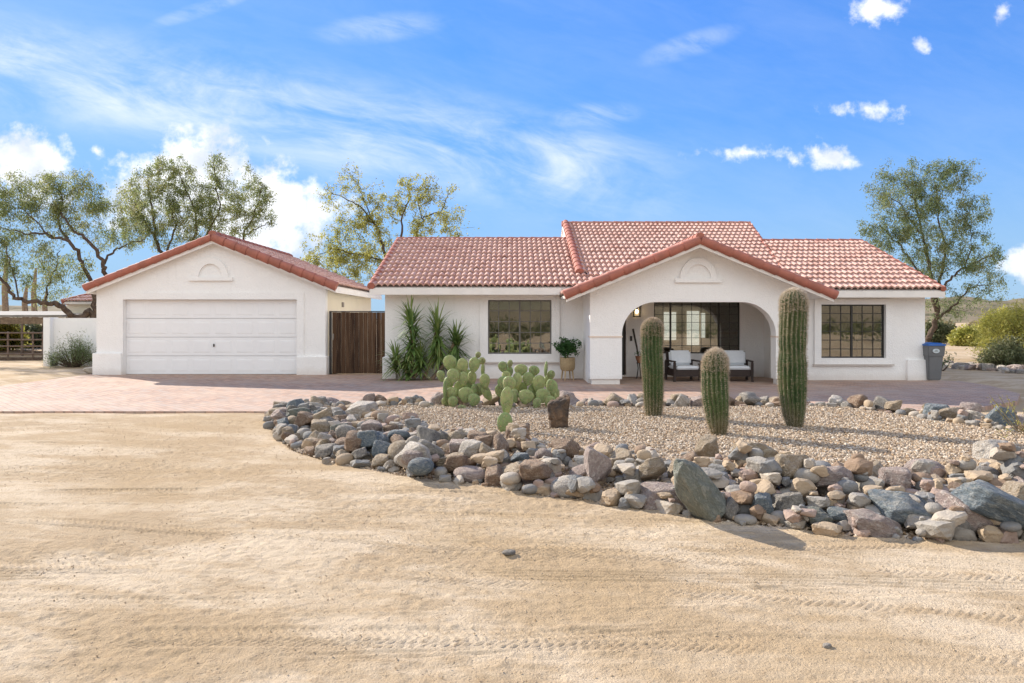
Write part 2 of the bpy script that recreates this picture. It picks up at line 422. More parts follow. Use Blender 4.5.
M['dark'] = simple('black_metal', (.018, .017, .016), (.03, .028, .026), 5, .45, .5)
M['bronze'] = simple('bronze_frame', (.045, .035, .028), (.06, .05, .04), 5, .45, .5)
M['wicker'] = simple('dark_wicker', (.045, .028, .022), (.025, .016, .013), 60, .6, .4, .004, 120)
M['cushion'] = simple('white_cushion', (.72, .74, .76), (.64, .67, .70), 4, .9, .1, .003, 30)
M['basket'] = simple('tan_basket', (.44, .33, .19), (.34, .25, .14), 30, .8, .2, .006, 90)
M['wood_leg'] = simple('pale_wood', (.50, .36, .20), (.40, .28, .15), 12, .6, .3)
M['soil'] = simple('soil', (.03, .022, .016), (.05, .035, .025), 30, .95, .1, .01, 60)
M['bin'] = simple('grey_plastic', (.155, .16, .165), (.13, .135, .14), 3, .45, .4)
M['binlid'] = simple('blue_plastic', (.03, .13, .42), (.025, .10, .34), 3, .4, .4)
M['sticker'] = simple('pale_sticker', (.6, .66, .68), (.5, .56, .58), 3, .5, .3)
M['steel'] = simple('rusty_pipe', (.13, .085, .06), (.20, .15, .12), 6, .7, .4, metallic=.2)
M['pale_metal'] = simple('pale_sheet_metal', (.30, .27, .24), (.20, .18, .16), 2, .85, .2, metallic=0)
M['hill'] = simple('far_hill', (.27, .21, .14), (.14, .125, .08), .05, .95, .1)
M['curtain'] = simple('cream_blind', (.70, .68, .60), (.60, .58, .50), 5, .9, .1)
M['room'] = simple('room_wall', (.42, .33, .24), (.36, .28, .20), 1, .9, .1)
M['clay'] = simple('clay', (.40, .19, .10), (.3, .15, .09), 20, .8, .2)

def f_gate(t, bs):
    v = co(t); s_ = t.sep(v)
    cell = t.m('FLOOR', t.m('DIVIDE', s_[0], .135))
    r = t.node('ShaderNodeTexWhiteNoise', {'W': cell}, noise_dimensions='1D').outputs['Value']
    g = t.noise(t.xyz(t.m('MULTIPLY', s_[0], 30.0), t.m('MULTIPLY', cell, 3.7), t.m('MULTIPLY', s_[2], 1.6)), 1.0, 6, .65)
    c = t.mix(r, (.030, .016, .010), (.085, .047, .026))
    c = t.mix(t.m('MULTIPLY', t.ss(g, .42, .68), .7), c, (.15, .09, .052))
    t.put(bs.inputs['Base Color'], c); bump(t, bs, g, .006)
M['gate'] = mat('weathered_brown_boards', f_gate, .85, .2)

def emis(name, c, s):
    m_ = bpy.data.materials.new(name); m_.use_nodes = True; t = NT(m_.node_tree); bs = t.n['Principled BSDF']
    bs.inputs['Base Color'].default_value = (*c, 1); bs.inputs['Emission Color'].default_value = (*c, 1); bs.inputs['Emission Strength'].default_value = s
    return m_
M['bulb'] = emis('lit_bulb', (1.0, .72, .36), 5.0)
M['daylit'] = emis('bright_far_window', (1.0, .97, .90), .75)
M['globe'] = emis('lit_globe', (1.0, .85, .6), 2.0)
def glass():
    m_ = bpy.data.materials.new('window_glass'); m_.use_nodes = True; t = NT(m_.node_tree)
    for n_ in list(t.n): t.n.remove(n_)
    tr = t.node('ShaderNodeBsdfTransparent', {'Color': (.62, .64, .62, 1)})
    v = co(t); nz = t.noise(v, 1.3, 2, .5)
    b = t.node('ShaderNodeBump', {'Height': nz, 'Distance': .006, 'Strength': .6})
    gl = t.node('ShaderNodeBsdfGlossy', {'Color': (.95, .93, .88, 1), 'Roughness': .015, 'Normal': b.outputs[0]})
    mx = t.node('ShaderNodeMixShader', {0: .20, 1: tr.outputs[0], 2: gl.outputs[0]})
    t.node('ShaderNodeOutputMaterial', {'Surface': mx.outputs[0]})
    return m_
M['glass'] = glass()

# ------------------------------------------------------------------ layout of the rock borders
def spl(a, n):
    a = np.array(a, float); t = np.linspace(0, 1, len(a)); tt = np.linspace(0, 1, n)
    return np.stack([np.interp(tt, t, a[:, k]) for k in range(a.shape[1])], 1)
front_px = [(266,424),(292,450),(340,464),(400,476),(470,484),(540,495),(600,502),(660,511),(720,521),(790,527),(860,536),(930,541),(1000,541),(1080,538),(1200,530)]
inner_px = [(283,402),(322,398),(372,404),(408,418),(450,426),(505,434),(560,446),(620,449),(680,454),(740,457),(800,462),(860,467),(930,469),(1000,456),(1080,450),(1180,445)]
FR = spl([G(x, y, 0)[:2] for x, y in front_px], 60)
IN = spl([G(x, y, .22)[:2] for x, y in inner_px], 60)
back_far_px = [(283,400),(330,395),(440,394),(560,395),(700,395),(800,394),(880,398),(930,405),(985,412),(1060,420),(1200,428)]
back_near_px = [(300,410),(345,407),(440,409),(560,409),(700,409),(800,408),(875,411),(930,419),(990,431),(1060,440),(1180,450)]
BF = spl([G(x, y, .22)[:2] for x, y in back_far_px], 60)
BN = spl([G(x, y, .10)[:2] for x, y in back_near_px], 60)
bed_poly = [tuple(p) for p in FR] + [tuple(p) for p in BF[::-1]]

# ------------------------------------------------------------------ ground
def axis_vals(fine0, fine1, step, lo, hi, grow=1.12):
    v = list(np.arange(fine0, fine1, step)); s = step; a = fine0; L = []
    while a > lo: s *= grow; a -= s; L.append(a)
    s = step; b = v[-1]; R = []
    while b < hi: s *= grow; b += s; R.append(b)
    return np.array(L[::-1] + v + R)
xs = axis_vals(-6.0, 6.2, .0125, -3000, 3000, 1.045)
ya = list(np.arange(2.6, 6.2, .010)); st = .010; b_ = ya[-1]
while b_ < 3000:
    st *= 1.0045 if b_ < 14 else 1.09; b_ += st; ya.append(b_)
st = .012; b_ = 2.6; L = []
while b_ > -1200: st *= 1.12; b_ -= st; L.append(b_)
ysv = np.array(L[::-1] + ya)
GX, GY = np.meshgrid(xs, ysv)
near = np.clip(1 - (np.hypot(GX, GY-6) - 9)/6, 0, 1)
rough_ = np.clip(fbm(GX*.5, GY*1.1, 4, 31)*3+.55, .15, 1.3)
H = fbm(GX*.8, GY*.8, 3, 3)*.05 + fbm(GX*3.2, GY*7, 4, 9)*.019*near*rough_ + fbm(GX*20, GY*26, 3, 21)*.022*near*rough_
def track(H, x0, y0, ang, curve, width, amp, kind, xa=-99, xb=99, seed=0):
    ca_, sa_ = math.cos(ang), math.sin(ang)
    s = (GX-x0)*ca_ + (GY-y0)*sa_; t = -(GX-x0)*sa_ + (GY-y0)*ca_ - curve*s*s
    inr = np.clip((width/2-np.abs(t))/.02, 0, 1) * np.clip((s-xa)/.4, 0, 1) * np.clip((xb-s)/.4, 0, 1)
    patch = np.clip(vn(s*1.3+seed, t*5+seed, 40+seed)*3.2-1.25+vn(s*6, t*9, 90+seed)*.6, 0, 1)
    berm = np.exp(-((np.abs(t)-width/2-.015)/.022)**2)*.0045*np.clip((s-xa)/.4, 0, 1)*np.clip((xb-s)/.4, 0, 1)
    if kind == 'rib': patch = np.clip(patch*1.6+.25, 0, 1)*np.clip(vn(s*.5+seed, t*0+seed, 60+seed)*3-.9, 0, 1)
    if kind == 'rib': pat = np.cos(t*2*math.pi/(width/5))
    elif kind == 'chev': pat = np.clip(np.cos((s+np.abs(t)*.9)*2*math.pi/.048)*1.6, -1, 1)
    else: pat = np.clip(np.cos((s + .6*t)*2*math.pi/.045)*1.5, -1, 1)*(np.abs(t) > width*.22) + np.cos(t*2*math.pi/(width/4))*.6
    return H*(1-.45*inr*patch) + inr*patch*(pat*amp*(.75 if kind == 'rib' else .42) - .004) + berm*patch
trk = [(0.0, 3.35, .10, .020, .24, .006, 'rib'), (0.0, 3.85, .05, .015, .22, .006, 'mix'), (0.5, 4.25, -.04, -.010, .24, .0075, 'rib'),
       (1.6, 3.30, -.10, -.02, .22, .008, 'chev'), (-1.8, 4.35, -.06, -.02, .24, .008, 'chev'), (0.0, 5.0, -.16, -.01, .22, .007, 'rib'),
       (-1.0, 5.6, -.10, -.012, .22, .008, 'mix'), (-2.4, 6.3, -.02, -.02, .22, .009, 'mix'), (1.2, 4.55, -.17, .0, .20, .008, 'chev'),
       (-3.0, 5.1, -.16, .02, .22, .009, 'chev'), (0.2, 3.05, .03, .01, .2, .008, 'chev'), (-4.0, 7.4, .05, 0, .25, .009, 'rib'), (-2, 8.6, .0, 0.01, .25, .01, 'mix')]
for i, a in enumerate(trk): H = track(H, *a, seed=i*5)
# flat under the pavers and the house, hidden below the bed
flat = ((GX > -13) & (GX < 12.2) & (GY > 11.6) & (GY < 30))
H = np.where(flat, -.06, H)
for poly_, zz in ((bed_poly, -.03),): H = np.where(pip(GX, GY, poly_), zz, H)
# land rises gently far away
R = np.hypot(GX, GY)
H = H + np.clip((R-60)/800, 0, 1)*fbm(GX*.004, GY*.004, 3, 5)*14*np.clip((R-60)/400, 0, 1)
nx, ny = len(xs), len(ysv)
idx = np.arange(nx*ny).reshape(ny, nx)
Q = np.stack([idx[:-1, :-1], idx[:-1, 1:], idx[1:, 1:], idx[1:, :-1]], -1).reshape(-1, 4)
me = np_mesh(np.stack([GX, GY, H], -1).reshape(-1, 3), Q, True)
tag(link('ground', me, M['dirt']), kind='structure')

# paved drive and path
pv_poly = [(-11.95, 11.8), (6.4, 11.8), (8.2, 12.3), (9.6, 13.3), (10.6, 14.6), (11.2, 16.4), (11.3, 17.6), (7.0, 19.6), (-11.95, 19.9)]
me = MB().prism(pv_poly, 'z', -.10, .012)
tag(me.build('paved_driveway', M['paver']), kind='structure')

# gravel bed sheet
bx = np.arange(-3.6, 9.5, .06); by = np.arange(4.2, 13.6, .06)
BX, BY = np.meshgrid(bx, by)
def bed_h(x, y):
    x = np.asarray(x, float); y = np.asarray(y, float)
    P = np.array(bed_poly); d = np.full(x.shape, 1e9)
    for i in range(len(P)):
        a = P[i]; b = P[(i+1) % len(P)]; ab = b-a; L2 = (ab**2).sum()+1e-9
        t = np.clip(((x-a[0])*ab[0]+(y-a[1])*ab[1])/L2, 0, 1)
        d = np.minimum(d, np.hypot(x-a[0]-t*ab[0], y-a[1]-t*ab[1]))
    s = np.clip(d/1.0, 0, 1); s = s*s*(3-2*s)
    return -.01 + .13*s + fbm(x*1.5, y*1.5, 2, 77)*.03*s
BH = bed_h(BX, BY) + fbm(BX*9, BY*9, 2, 12)*.012
ins = pip(BX, BY, bed_poly)
keep = ins[:-1, :-1] & ins[1:, 1:] & ins[1:, :-1] & ins[:-1, 1:]
idx = np.arange(BX.size).reshape(BX.shape)
Q = np.stack([idx[:-1, :-1], idx[:-1, 1:], idx[1:, 1:], idx[1:, :-1]], -1)[keep]
tag(link('gravel_bed', np_mesh(np.stack([BX, BY, BH], -1).reshape(-1, 3), Q, True), M['gravel']), kind='structure')
def bedz(x, y): return float(bed_h(np.array([x]), np.array([y]))[0])

# pebbles
def pebbles(n, poly, zf, smin, smax, seed):
    r = np.random.default_rng(seed); P = np.array(poly); lo = P.min(0); hi = P.max(0)
    x = r.uniform(lo[0], hi[0], n*3); y = r.uniform(lo[1], hi[1], n*3)
    k = pip(x, y, poly); x = x[k][:n]; y = y[k][:n]; z = zf(x, y); n = len(x)
    s = r.uniform(smin, smax, n)
    base = np.array([(1,0,0),(-1,0,0),(0,1,0),(0,-1,0),(0,0,1),(0,0,-1)], float)
    tris = np.array([(0,2,4),(2,1,4),(1,3,4),(3,0,4),(2,0,5),(1,2,5),(3,1,5),(0,3,5)])
    a = r.uniform(0, 2*np.pi, n); sc = np.stack([s, s*r.uniform(.6, 1, n), s*r.uniform(.45, .8, n)], 1)
    V_ = base[None]*sc[:, None, :]*(1+r.normal(0, .15, (n, 6, 3)))
    tl = r.normal(0, .35, n)
    X_ = V_[..., 0]*np.cos(a)[:, None]-V_[..., 1]*np.sin(a)[:, None]; Y_ = V_[..., 0]*np.sin(a)[:, None]+V_[..., 1]*np.cos(a)[:, None]
    Z_ = V_[..., 2] + X_*tl[:, None]
    V_ = np.stack([X_+x[:, None], Y_+y[:, None], Z_+z[:, None]+(s*.25)[:, None]], -1).reshape(-1, 3)
    T = (tris[None]+(np.arange(n)*6)[:, None, None]).reshape(-1, 3)
    return np_mesh(V_, T, False)
tag(link('gravel_pebbles', pebbles(62000, bed_poly, bed_h, .011, .026, 3), M['pebble']), 'tan crushed gravel covering the raised cactus bed', 'gravel', kind='stuff')
loose_poly = [(-9, 3.0), (7, 3.0), (9, 6), (-9, 11.7)]
tag(link('loose_grit', pebbles(11000, [(-5, 2.9), (4.5, 2.9), (7, 5.2), (0, 7), (-3.5, 11.6), (-11.5, 11.7)], lambda x, y: np.zeros_like(x)-.001, .002, .0075, 5), M['grit']),
    'loose grit and tiny stones scattered on the dirt drive', 'grit', kind='stuff')

# ------------------------------------------------------------------ rocks
def ico(sub):
    bm = bmesh.new(); bmesh.ops.create_icosphere(bm, subdivisions=sub, radius=1)
    V_ = np.array([v.co[:] for v in bm.verts]); Fc = np.array([[v.index for v in f.verts] for f in bm.faces]); bm.free(); return V_, Fc
ICO4 = ico(4); ICO5 = ico(5); ICO3 = ico(3)
def n3(P, f, seed):
    return (vn(P[:, 0]*f+seed, P[:, 1]*f+P[:, 2]*f*.7, seed)+vn(P[:, 1]*f-seed, P[:, 2]*f+P[:, 0]*f*.6, seed+7)-1)
def rock_arrays(kind, seed, base=None):
    r = np.random.default_rng(seed); V_, Fc = base if base is not None else ICO4
    if kind == 'angular':
        n = r.integers(9, 15); N = r.normal(0, 1, (n, 3)); N /= np.linalg.norm(N, axis=1)[:, None]
        AX = np.concatenate([np.eye(3), -np.eye(3)])+r.normal(0, .22, (6, 3)); AX /= np.linalg.norm(AX, axis=1)[:, None]
        N = np.concatenate([N, AX]); h = np.concatenate([r.uniform(.66, 1.05, n), r.uniform(.62, .85, 6)])
        dt = V_@N.T; rr = np.where(dt > .05, h[None]/np.maximum(dt, .05), 9)
        k = 34.0; rad = -np.log(np.exp(-k*np.minimum(rr, 3.0)).sum(1))/k; rad = np.where(rad > 1.2, 1.2+(rad-1.2)*.3, rad)
        P = V_*rad[:, None]
        P = P*(1+.08*n3(V_, 2.3, seed)+.045*n3(V_, 6, seed+3)+.02*n3(V_, 15, seed+5))[:, None]
    else:
        p = 2.3; rad = (np.abs(V_)**p).sum(1)**(-1/p)
        P = V_*rad[:, None]*(1+.09*n3(V_, 1.2, seed)+.015*n3(V_, 5, seed+3))[:, None]
    m = np.abs(P).max(0); P = P/m
    return P, Fc
def rock_mesh(kind, seed, base=None):
    P, Fc = rock_arrays(kind, seed, base)
    return np_mesh(P, Fc, True)
ANG = [rock_mesh('angular', 100+i) for i in range(16)]
RND = [rock_mesh('rounded', 200+i) for i in range(9)]
res = .03; HX0, HY0 = -4.0, 4.0; HNX, HNY = 480, 340
hx = HX0+np.arange(HNX)*res; hy = HY0+np.arange(HNY)*res
HXX, HYY = np.meshgrid(hx, hy)
HF = np.where(pip(HXX, HYY, bed_poly), bed_h(HXX, HYY), 0.0)
def drop(x, y, a, b, c, yaw):
    i0 = int((x-HX0)/res); j0 = int((y-HY0)/res); k = int(max(a, b)/res)+2
    i1, i2 = max(i0-k, 0), min(i0+k, HNX); j1, j2 = max(j0-k, 0), min(j0+k, HNY)
    if i1 >= i2 or j1 >= j2: return c*.6
    sx_ = HXX[j1:j2, i1:i2]-x; sy_ = HYY[j1:j2, i1:i2]-y
    u = (sx_*math.cos(yaw)+sy_*math.sin(yaw))/a; v = (-sx_*math.sin(yaw)+sy_*math.cos(yaw))/b
    rr = u*u+v*v; m = rr < 1
    if not m.any(): return c*.6
    sub = HF[j1:j2, i1:i2]
    z = np.percentile(sub[m] - c*(1-np.sqrt(1-rr[m]))*.5, 62) + c*.72
    top = np.where(m, z + c*np.sqrt(np.clip(1-rr, 0, 1))*.85, -9)
    HF[j1:j2, i1:i2] = np.maximum(sub, top)
    return z
cols_ = list(RM.keys()); wts = [.18, .07, .31, .14, .15, .10, .05]
ROCKS = []
import re
def put_rock(me, colr, loc, scl, rot, label, group=None, name='rock'):
    m2 = me
    if len(re.split(r'[\s-]+', label)) > 15: label = label.replace('angular rock', 'rock').replace('the tall pointed grey-green rock', 'the tall pointed rock')
    o = bpy.data.objects.new(name, m2); col.objects.link(o)
    o.location = loc; o.scale = scl; o.rotation_euler = rot
    tag(o, label, 'rock', group)
    if len(m2.materials) == 0: m2.materials.append(RM[colr])
    o.material_slots[0].link = 'OBJECT'; o.material_slots[0].material = RM[colr]
    ROCKS.append(o); return o
# the rocks one would point at, from the photograph: px,py (centre), w,h px, base py, shape, colour, roll, label
hero = [
 (910,511,76,52,534,'a','bluish grey',.25,'large dark blue slate boulder low in the border, left of the pink slab'),
 (968,517,66,48,541,'a','pinkish',.45,'large flat pinkish slab leaning between two blue boulders at the right front'),
 (1003,508,92,60,545,'a','bluish grey',.42,'largest blue-grey slab at the right edge of the rock border'),
 (876,525,52,26,538,'a','pinkish',.1,'low pale pink angular rock in front of the dark blue slate'),
 (698,492,46,64,524,'w','greenish grey',-.6,'tall pointed grey-green rock standing in the middle front of the border'),
 (663,497,50,30,512,'a','pinkish',.0,'pale pink angular rock just left of the pointed grey-green rock'),
 (571,487,42,20,498,'r','pale cream',.0,'smooth oval pinkish cream river stone at the foot of the border'),
 (620,495,36,14,503,'a','rusty brown',.0,'low rusty rock right of the smooth oval river stone'),
 (763,507,22,26,521,'a','bluish grey',.1,'pale blue-green block at the foot of the front border'),
 (789,506,34,30,521,'a','grey',.0,'grey-white block at the foot of the front border beside the pale blue one'),
 (820,520,32,20,531,'a','greenish grey',.0,'low grey stone right of the grey-white block at the foot'),
 (992,454,38,26,468,'a','pale cream',.0,'big white-pink angular rock topping the border at the right'),
 (924,470,36,20,482,'r','pinkish',.0,'rounded salmon stone lying on top of the right part of the border'),
 (985,477,26,20,488,'r','grey',.0,'rounded grey-brown boulder below the white-pink rock'),
 (753,458,56,36,478,'a','tan',.0,'largest tan rock topping the middle of the border'),
 (706,450,24,26,463,'a','tan',.0,'upright tan rock behind the largest tan one, near the middle cactus'),
 (565,452,28,26,468,'a','rusty brown',.0,'rust-tan rock on top of the border in front of the dark stump'),
 (518,434,26,20,446,'a','rusty brown',.0,'rusty rock beside the lowest prickly pear pad'),
 (596,467,28,34,484,'a','pinkish',.2,'tall pinkish rock in the middle of the pile above the oval river stone'),
 (871,482,40,34,500,'a','tan',.0,'craggy tan rock at the top of the right part of the border'),
 (868,505,32,18,515,'a','greenish grey',.0,'pitted grey-green rock below the craggy tan rock'),
 (621,462,26,24,476,'a','tan',.0,'ochre knobbly rock in the pile right of the tall pinkish rock'),
 (416,456,34,26,470,'a','pale cream',.0,'pale grey block at the foot of the left part of the border'),
 (413,459,22,20,472,'a','pinkish',.0,'small reddish block behind the pale grey block'),
 (362,412,30,20,421,'a','pale cream',.0,'large pale pink pointed rock on the left part of the border'),
 (305,418,20,16,427,'a','rusty brown',.0,'orange-brown block on the left tip of the pile'),
 (1001,419,24,26,432,'a','bluish grey',.4,'pale blue upright slab in the back row at the right end'),
 (968,408,24,14,416,'a','pinkish',.0,'large pink flat rock in the back row left of the blue slab'),
 (935,411,20,16,419,'a','bluish grey',.2,'blue-grey slab in the back row left of the pink flat rock'),
 (699,402,20,14,409,'a','pinkish',.0,'pink boulder in the back row seen between two cacti'),
 (682,401,14,15,409,'a','pale cream',.3,'white upright stone in the back row behind the middle cactus'),
 (421,466,26,16,476,'r','bluish grey',.0,'dark rounded blue-grey stone at the foot of the border, left part'),
 (442,440,16,18,450,'a','grey',.0,'grey block half way up the left part of the border'),
]
ICO2 = ico(2)
# small stones filling the gaps
def small_stones(A, B, n, seed, s0, s1):
    r = np.random.default_rng(seed); SH = [rock_arrays('angular' if q % 5 else 'rounded', 700+q, ICO3) for q in range(10)]; Vs = []; Fs = []; o = 0
    A = np.array(A); B = np.array(B)
    for k in range(n):
        i = r.integers(0, len(A)-1); f = r.random(); t = r.uniform(-.04, 1.02)
        p = (A[i]*(1-f)+A[i+1]*f)*(1-t)+(B[i]*(1-f)+B[i+1]*f)*t
        s = s0+(s1-s0)*r.random()**1.4; yaw = r.uniform(0, 6.28)
        z = drop(p[0], p[1], s, s*.8, s*.6, yaw)
        V0, F0 = SH[r.integers(10)]
        P = V0*np.array([s, s*r.uniform(.6, .9), s*r.uniform(.45, .8)])
        c_, s_ = math.cos(yaw), math.sin(yaw)
        P = np.stack([P[:, 0]*c_-P[:, 1]*s_+p[0], P[:, 0]*s_+P[:, 1]*c_+p[1], P[:, 2]+z], 1)
        Vs.append(P); Fs.append(F0+o); o += len(P)
    return np_mesh(np.concatenate(Vs), np.concatenate(Fs), False)
def f_chips(t, bs):
    r = t.node('ShaderNodeNewGeometry').outputs['Random Per Island']
    cr = t.node('ShaderNodeValToRGB'); t.l.new(r, cr.inputs[0]); cr.color_ramp.interpolation = 'CONSTANT'
    e = cr.color_ramp.elements; e[0].color = (.27, .255, .23, 1); e[1].color = (.38, .285, .19, 1); e[1].position = .25
    for p, c in ((.5, (.15, .165, .175, 1)), (.65, (.31, .22, .185, 1)), (.8, (.40, .35, .29, 1)), (.9, (.22, .14, .09, 1))):
        x = e.new(p); x.color = c
    v = co(t); t.put(bs.inputs['Base Color'], t.mix(t.m('MULTIPLY', t.noise(v, 25, 5), .5), cr.outputs[0], (.36, .28, .20)))
    bump(t, bs, t.noise(v, 40, 4), .01)
M['chips'] = mat('small_stone', f_chips, .9, .2)
tag(link('small_stones', small_stones(FR, IN, 1100, 9, .03, .125), M['chips']), 'small stones and chips filling the gaps of the front rock border', 'small stones', kind='stuff')
tag(link('small_stones', small_stones(BN, BF, 420, 10, .03, .11), M['chips']), 'small stones and chips between the rocks of the back row', 'small stones', kind='stuff')
HD = []
def bigmesh(seed, kind):
    return rock_mesh(kind, seed, ICO5)
for i, (px, py, w_, h_, by_, sh, c_, roll, lab) in enumerate(hero):
    fr = by_ > 434 or px < 400
    g = G(px, by_, 0 if by_ > 495 else .08)
    d = g.y + w_*g.y/F*.35
    x = X(px, d); a = w_*d/F/2*1.04; hgt = h_*d/F; c = hgt/2*1.1
    b = min(max(a*.75, c*.6), .3)
    z = Z(py, d)
    if sh == 'w':
        me_ = rock_mesh('angular', 931, ICO5)
        sc = (.17, .15, .40); rot = (.25, roll, .2)
    else:
        me_ = bigmesh(500+i, 'rounded' if sh == 'r' else 'angular')
        ef = abs(math.sin(roll)); 
        if roll > .2 and h_ > 40: sc = (a*1.08, b, c*.62)
        else: sc = (a, b, c)
        rot = (0.08, roll, random.uniform(-.25, .25))
    drop(x, d, max(a, .05), max(b, .05), c, 0); HD.append(d)
    put_rock(me_, c_, (x, d, z), sc, rot, lab)
SHORT = ['dark blue slate boulder', 'large flat pink slab', 'largest blue-grey slab', 'low pale pink rock', 'tall pointed grey-green rock', 'pale pink angular rock', 'smooth oval river stone',
 'low rusty rock', 'pale blue-green block', 'grey-white block', 'low grey stone', 'big white-pink rock', 'rounded salmon stone', 'rounded grey-brown boulder', 'largest tan rock', 'upright tan rock',
 'rust-tan rock by the stump', 'rusty rock by the lowest pad', 'tall pinkish rock', 'craggy tan rock', 'pitted grey-green rock', 'ochre knobbly rock', 'pale grey block', 'small reddish block',
 'pale pink pointed rock', 'orange-brown block', 'pale blue upright slab', 'pink flat rock', 'back row blue-grey slab', 'pink boulder between two cacti', 'white upright stone', 'dark rounded blue-grey stone', 'grey block half way left']
LMK = [(h[0], h[1], n_, (h[4] > 434 or h[0] < 400)) for h, n_ in zip(hero, SHORT)]
LMK += [(652, 420, 'leftmost cactus', True), (717, 440, 'shortest cactus', True), (794, 432, 'tallest cactus', True), (559, 425, 'dark stump', True), (505, 430, 'lowest prickly pear pad', True),
        (440, 402, 'left prickly pear', False), (530, 402, 'right prickly pear', False), (606, 398, 'left porch pillar', False), (652, 402, 'leftmost cactus', False), (717, 402, 'shortest cactus', False),
        (794, 402, 'tallest cactus', False), (852, 402, 'right house window', False), (915, 405, 'trash bin', False), (320, 402, 'left tip of the pile', False), (385, 402, 'bushy yucca', False), (275, 430, 'left tip of the pile', True)]
used = {}
def rock_label(px, py, front, size, c_, shape):
    cand = sorted(((px-l[0])**2+((py-l[1])*1.6)**2, l) for l in LMK if l[3] == front)
    for _, l in cand[:4]:
        dx_, dy_ = px-l[0], (py-l[1])*1.6
        if abs(dx_) > abs(dy_): where = 'left of' if dx_ < 0 else 'right of'
        else: where = 'behind' if dy_ < 0 else 'in front of'
        lab = f"{size} {c_} {shape} {where} the {l[2]}"
        if lab not in used: used[lab] = 1; return lab
        lab = f"{size} {c_} {shape} farther {where} the {l[2]}".replace('farther in front of', 'well before')
        if lab not in used and dx_*dx_+dy_*dy_ > 900: used[lab] = 1; return lab
    l = cand[0][1]
    return f"{size} {c_} {shape} near the {l[2]}"
def fill(A, B, n, smin, smax, hmax, front, rs, prof):
    A = np.array(A); B = np.array(B); r = np.random.default_rng(rs)
    seg = np.linalg.norm(A[1:]-A[:-1], axis=1); wd = np.linalg.norm(A-B, axis=1)
    wt = np.append(seg, seg[-1])*np.maximum(wd, .2); wt = wt/wt.sum(); cum_ = np.cumsum(wt)
    for k in range(n):
        best = None
        for q in range(40):
            i = int(np.searchsorted(cum_, r.random())); i = min(i, len(A)-2); f = r.random(); t = r.uniform(.02, .98)
            p = (A[i]*(1-f)+A[i+1]*f)*(1-t)+(B[i]*(1-f)+B[i+1]*f)*t
            px = CX+p[0]*F/p[1]
            if px < 240 or px > 1120: continue
            if front and any(abs(px-h[0]) < h[2]*.40+4 and p[1] < HD[m]-.02 and (HY+(CH-.25)*F/p[1]) < h[4]+4 for m, h in enumerate(hero)): continue
            ii = int((p[0]-HX0)/res); jj = int((p[1]-HY0)/res)
            if not (2 <= ii < HNX-2 and 2 <= jj < HNY-2): continue
            hcur = HF[jj-1:jj+2, ii-1:ii+2].mean()
            sc_ = prof(t)*hmax - hcur*.9
            if best is None or sc_ > best[0]: best = (sc_, p, t, px)
        if best is None: continue
        _, p, t, px = best
        s = smin+(smax-smin)*r.random()**1.3
        if px < 420: s *= .82
        rounded = r.random() < (.22 if px < 560 else .06)
        asp = r.uniform(.62, .95); fl = r.uniform(.42, .7) if rounded else r.uniform(.42, .85)
        yaw = r.uniform(0, 6.28); a, b, c = s, s*asp, s*fl
        z = drop(p[0], p[1], a, b, c, yaw)
        ci = r.choice(len(cols_), p=np.array(wts)/sum(wts)); c_ = cols_[ci]
        me_ = (RND[r.integers(len(RND))] if rounded else ANG[r.integers(len(ANG))])
        size = 'small' if s < smin+.25*(smax-smin) else ('mid-sized' if s < smin+.6*(smax-smin) else 'large')
        ppy = HY+(CH-z)*F/p[1]
        lab = rock_label(px, ppy, front, size, c_, 'cobble' if rounded else 'angular rock')
        put_rock(me_, c_, (p[0], p[1], z), (a, b, c), (r.normal(0, .34), r.normal(0, .34), yaw), lab,
                 'rocks of the front stone border' if front else 'rocks of the back row')
fill(FR, IN, 212, .085, .185, .33, True, 5, lambda t: .35+.65*math.sin(math.pi*min(1, t*.75+.12)))
fill(BN, BF, 84, .11, .20, .44, False, 6, lambda t: .5+.5*math.sin(math.pi*t))
# row of stones across the drive at far right
r_ = np.random.default_rng(33)
ORD = ['first', 'second', 'third', 'fourth', 'fifth', 'sixth', 'seventh', 'eighth', 'ninth', 'tenth', 'eleventh', 'twelfth', 'thirteenth', 'fourteenth', 'fifteenth', 'sixteenth', 'seventeenth',
       'eighteenth', 'nineteenth', 'twentieth', 'twenty-first', 'twenty-second', 'twenty-third', 'twenty-fourth', 'twenty-fifth']
for k in range(25):
    t = k/24; p = G(928+110*t+r_.uniform(-2, 2), 366.0+8.5*t+r_.uniform(-1.2, 1.2))
    s = r_.uniform(.13, .26); c_ = ['pale cream', 'grey', 'pinkish', 'tan'][r_.integers(4)]
    put_rock(ANG[r_.integers(len(ANG))], c_, (p.x, p.y, s*.3), (s*1.2, s*.8, s*.6), (0, 0, r_.uniform(0, 6)),
             f"{c_} rock, {ORD[k]} from the left in the low stone row across the far drive", 'stones of the far row')
# three stray stones on the drive
put_rock(RND[2], 'grey', (*G(509, 554)[:2], .012), (.048, .036, .016), (0, 0, .3), 'lone flat grey pebble lying on the open dirt drive')
put_rock(RND[4], 'pale cream', (*G(827, 648)[:2], .010), (.022, .016, .014), (0, 0, .3), 'tiny white pebble lying on the dirt near the bottom right')
put_rock(ANG[4], 'pale cream', (*G(91, 372)[:2], .06), (.2, .14, .11), (0, 0, .3), 'pale rock at the left foot of the garage beside the pavers')

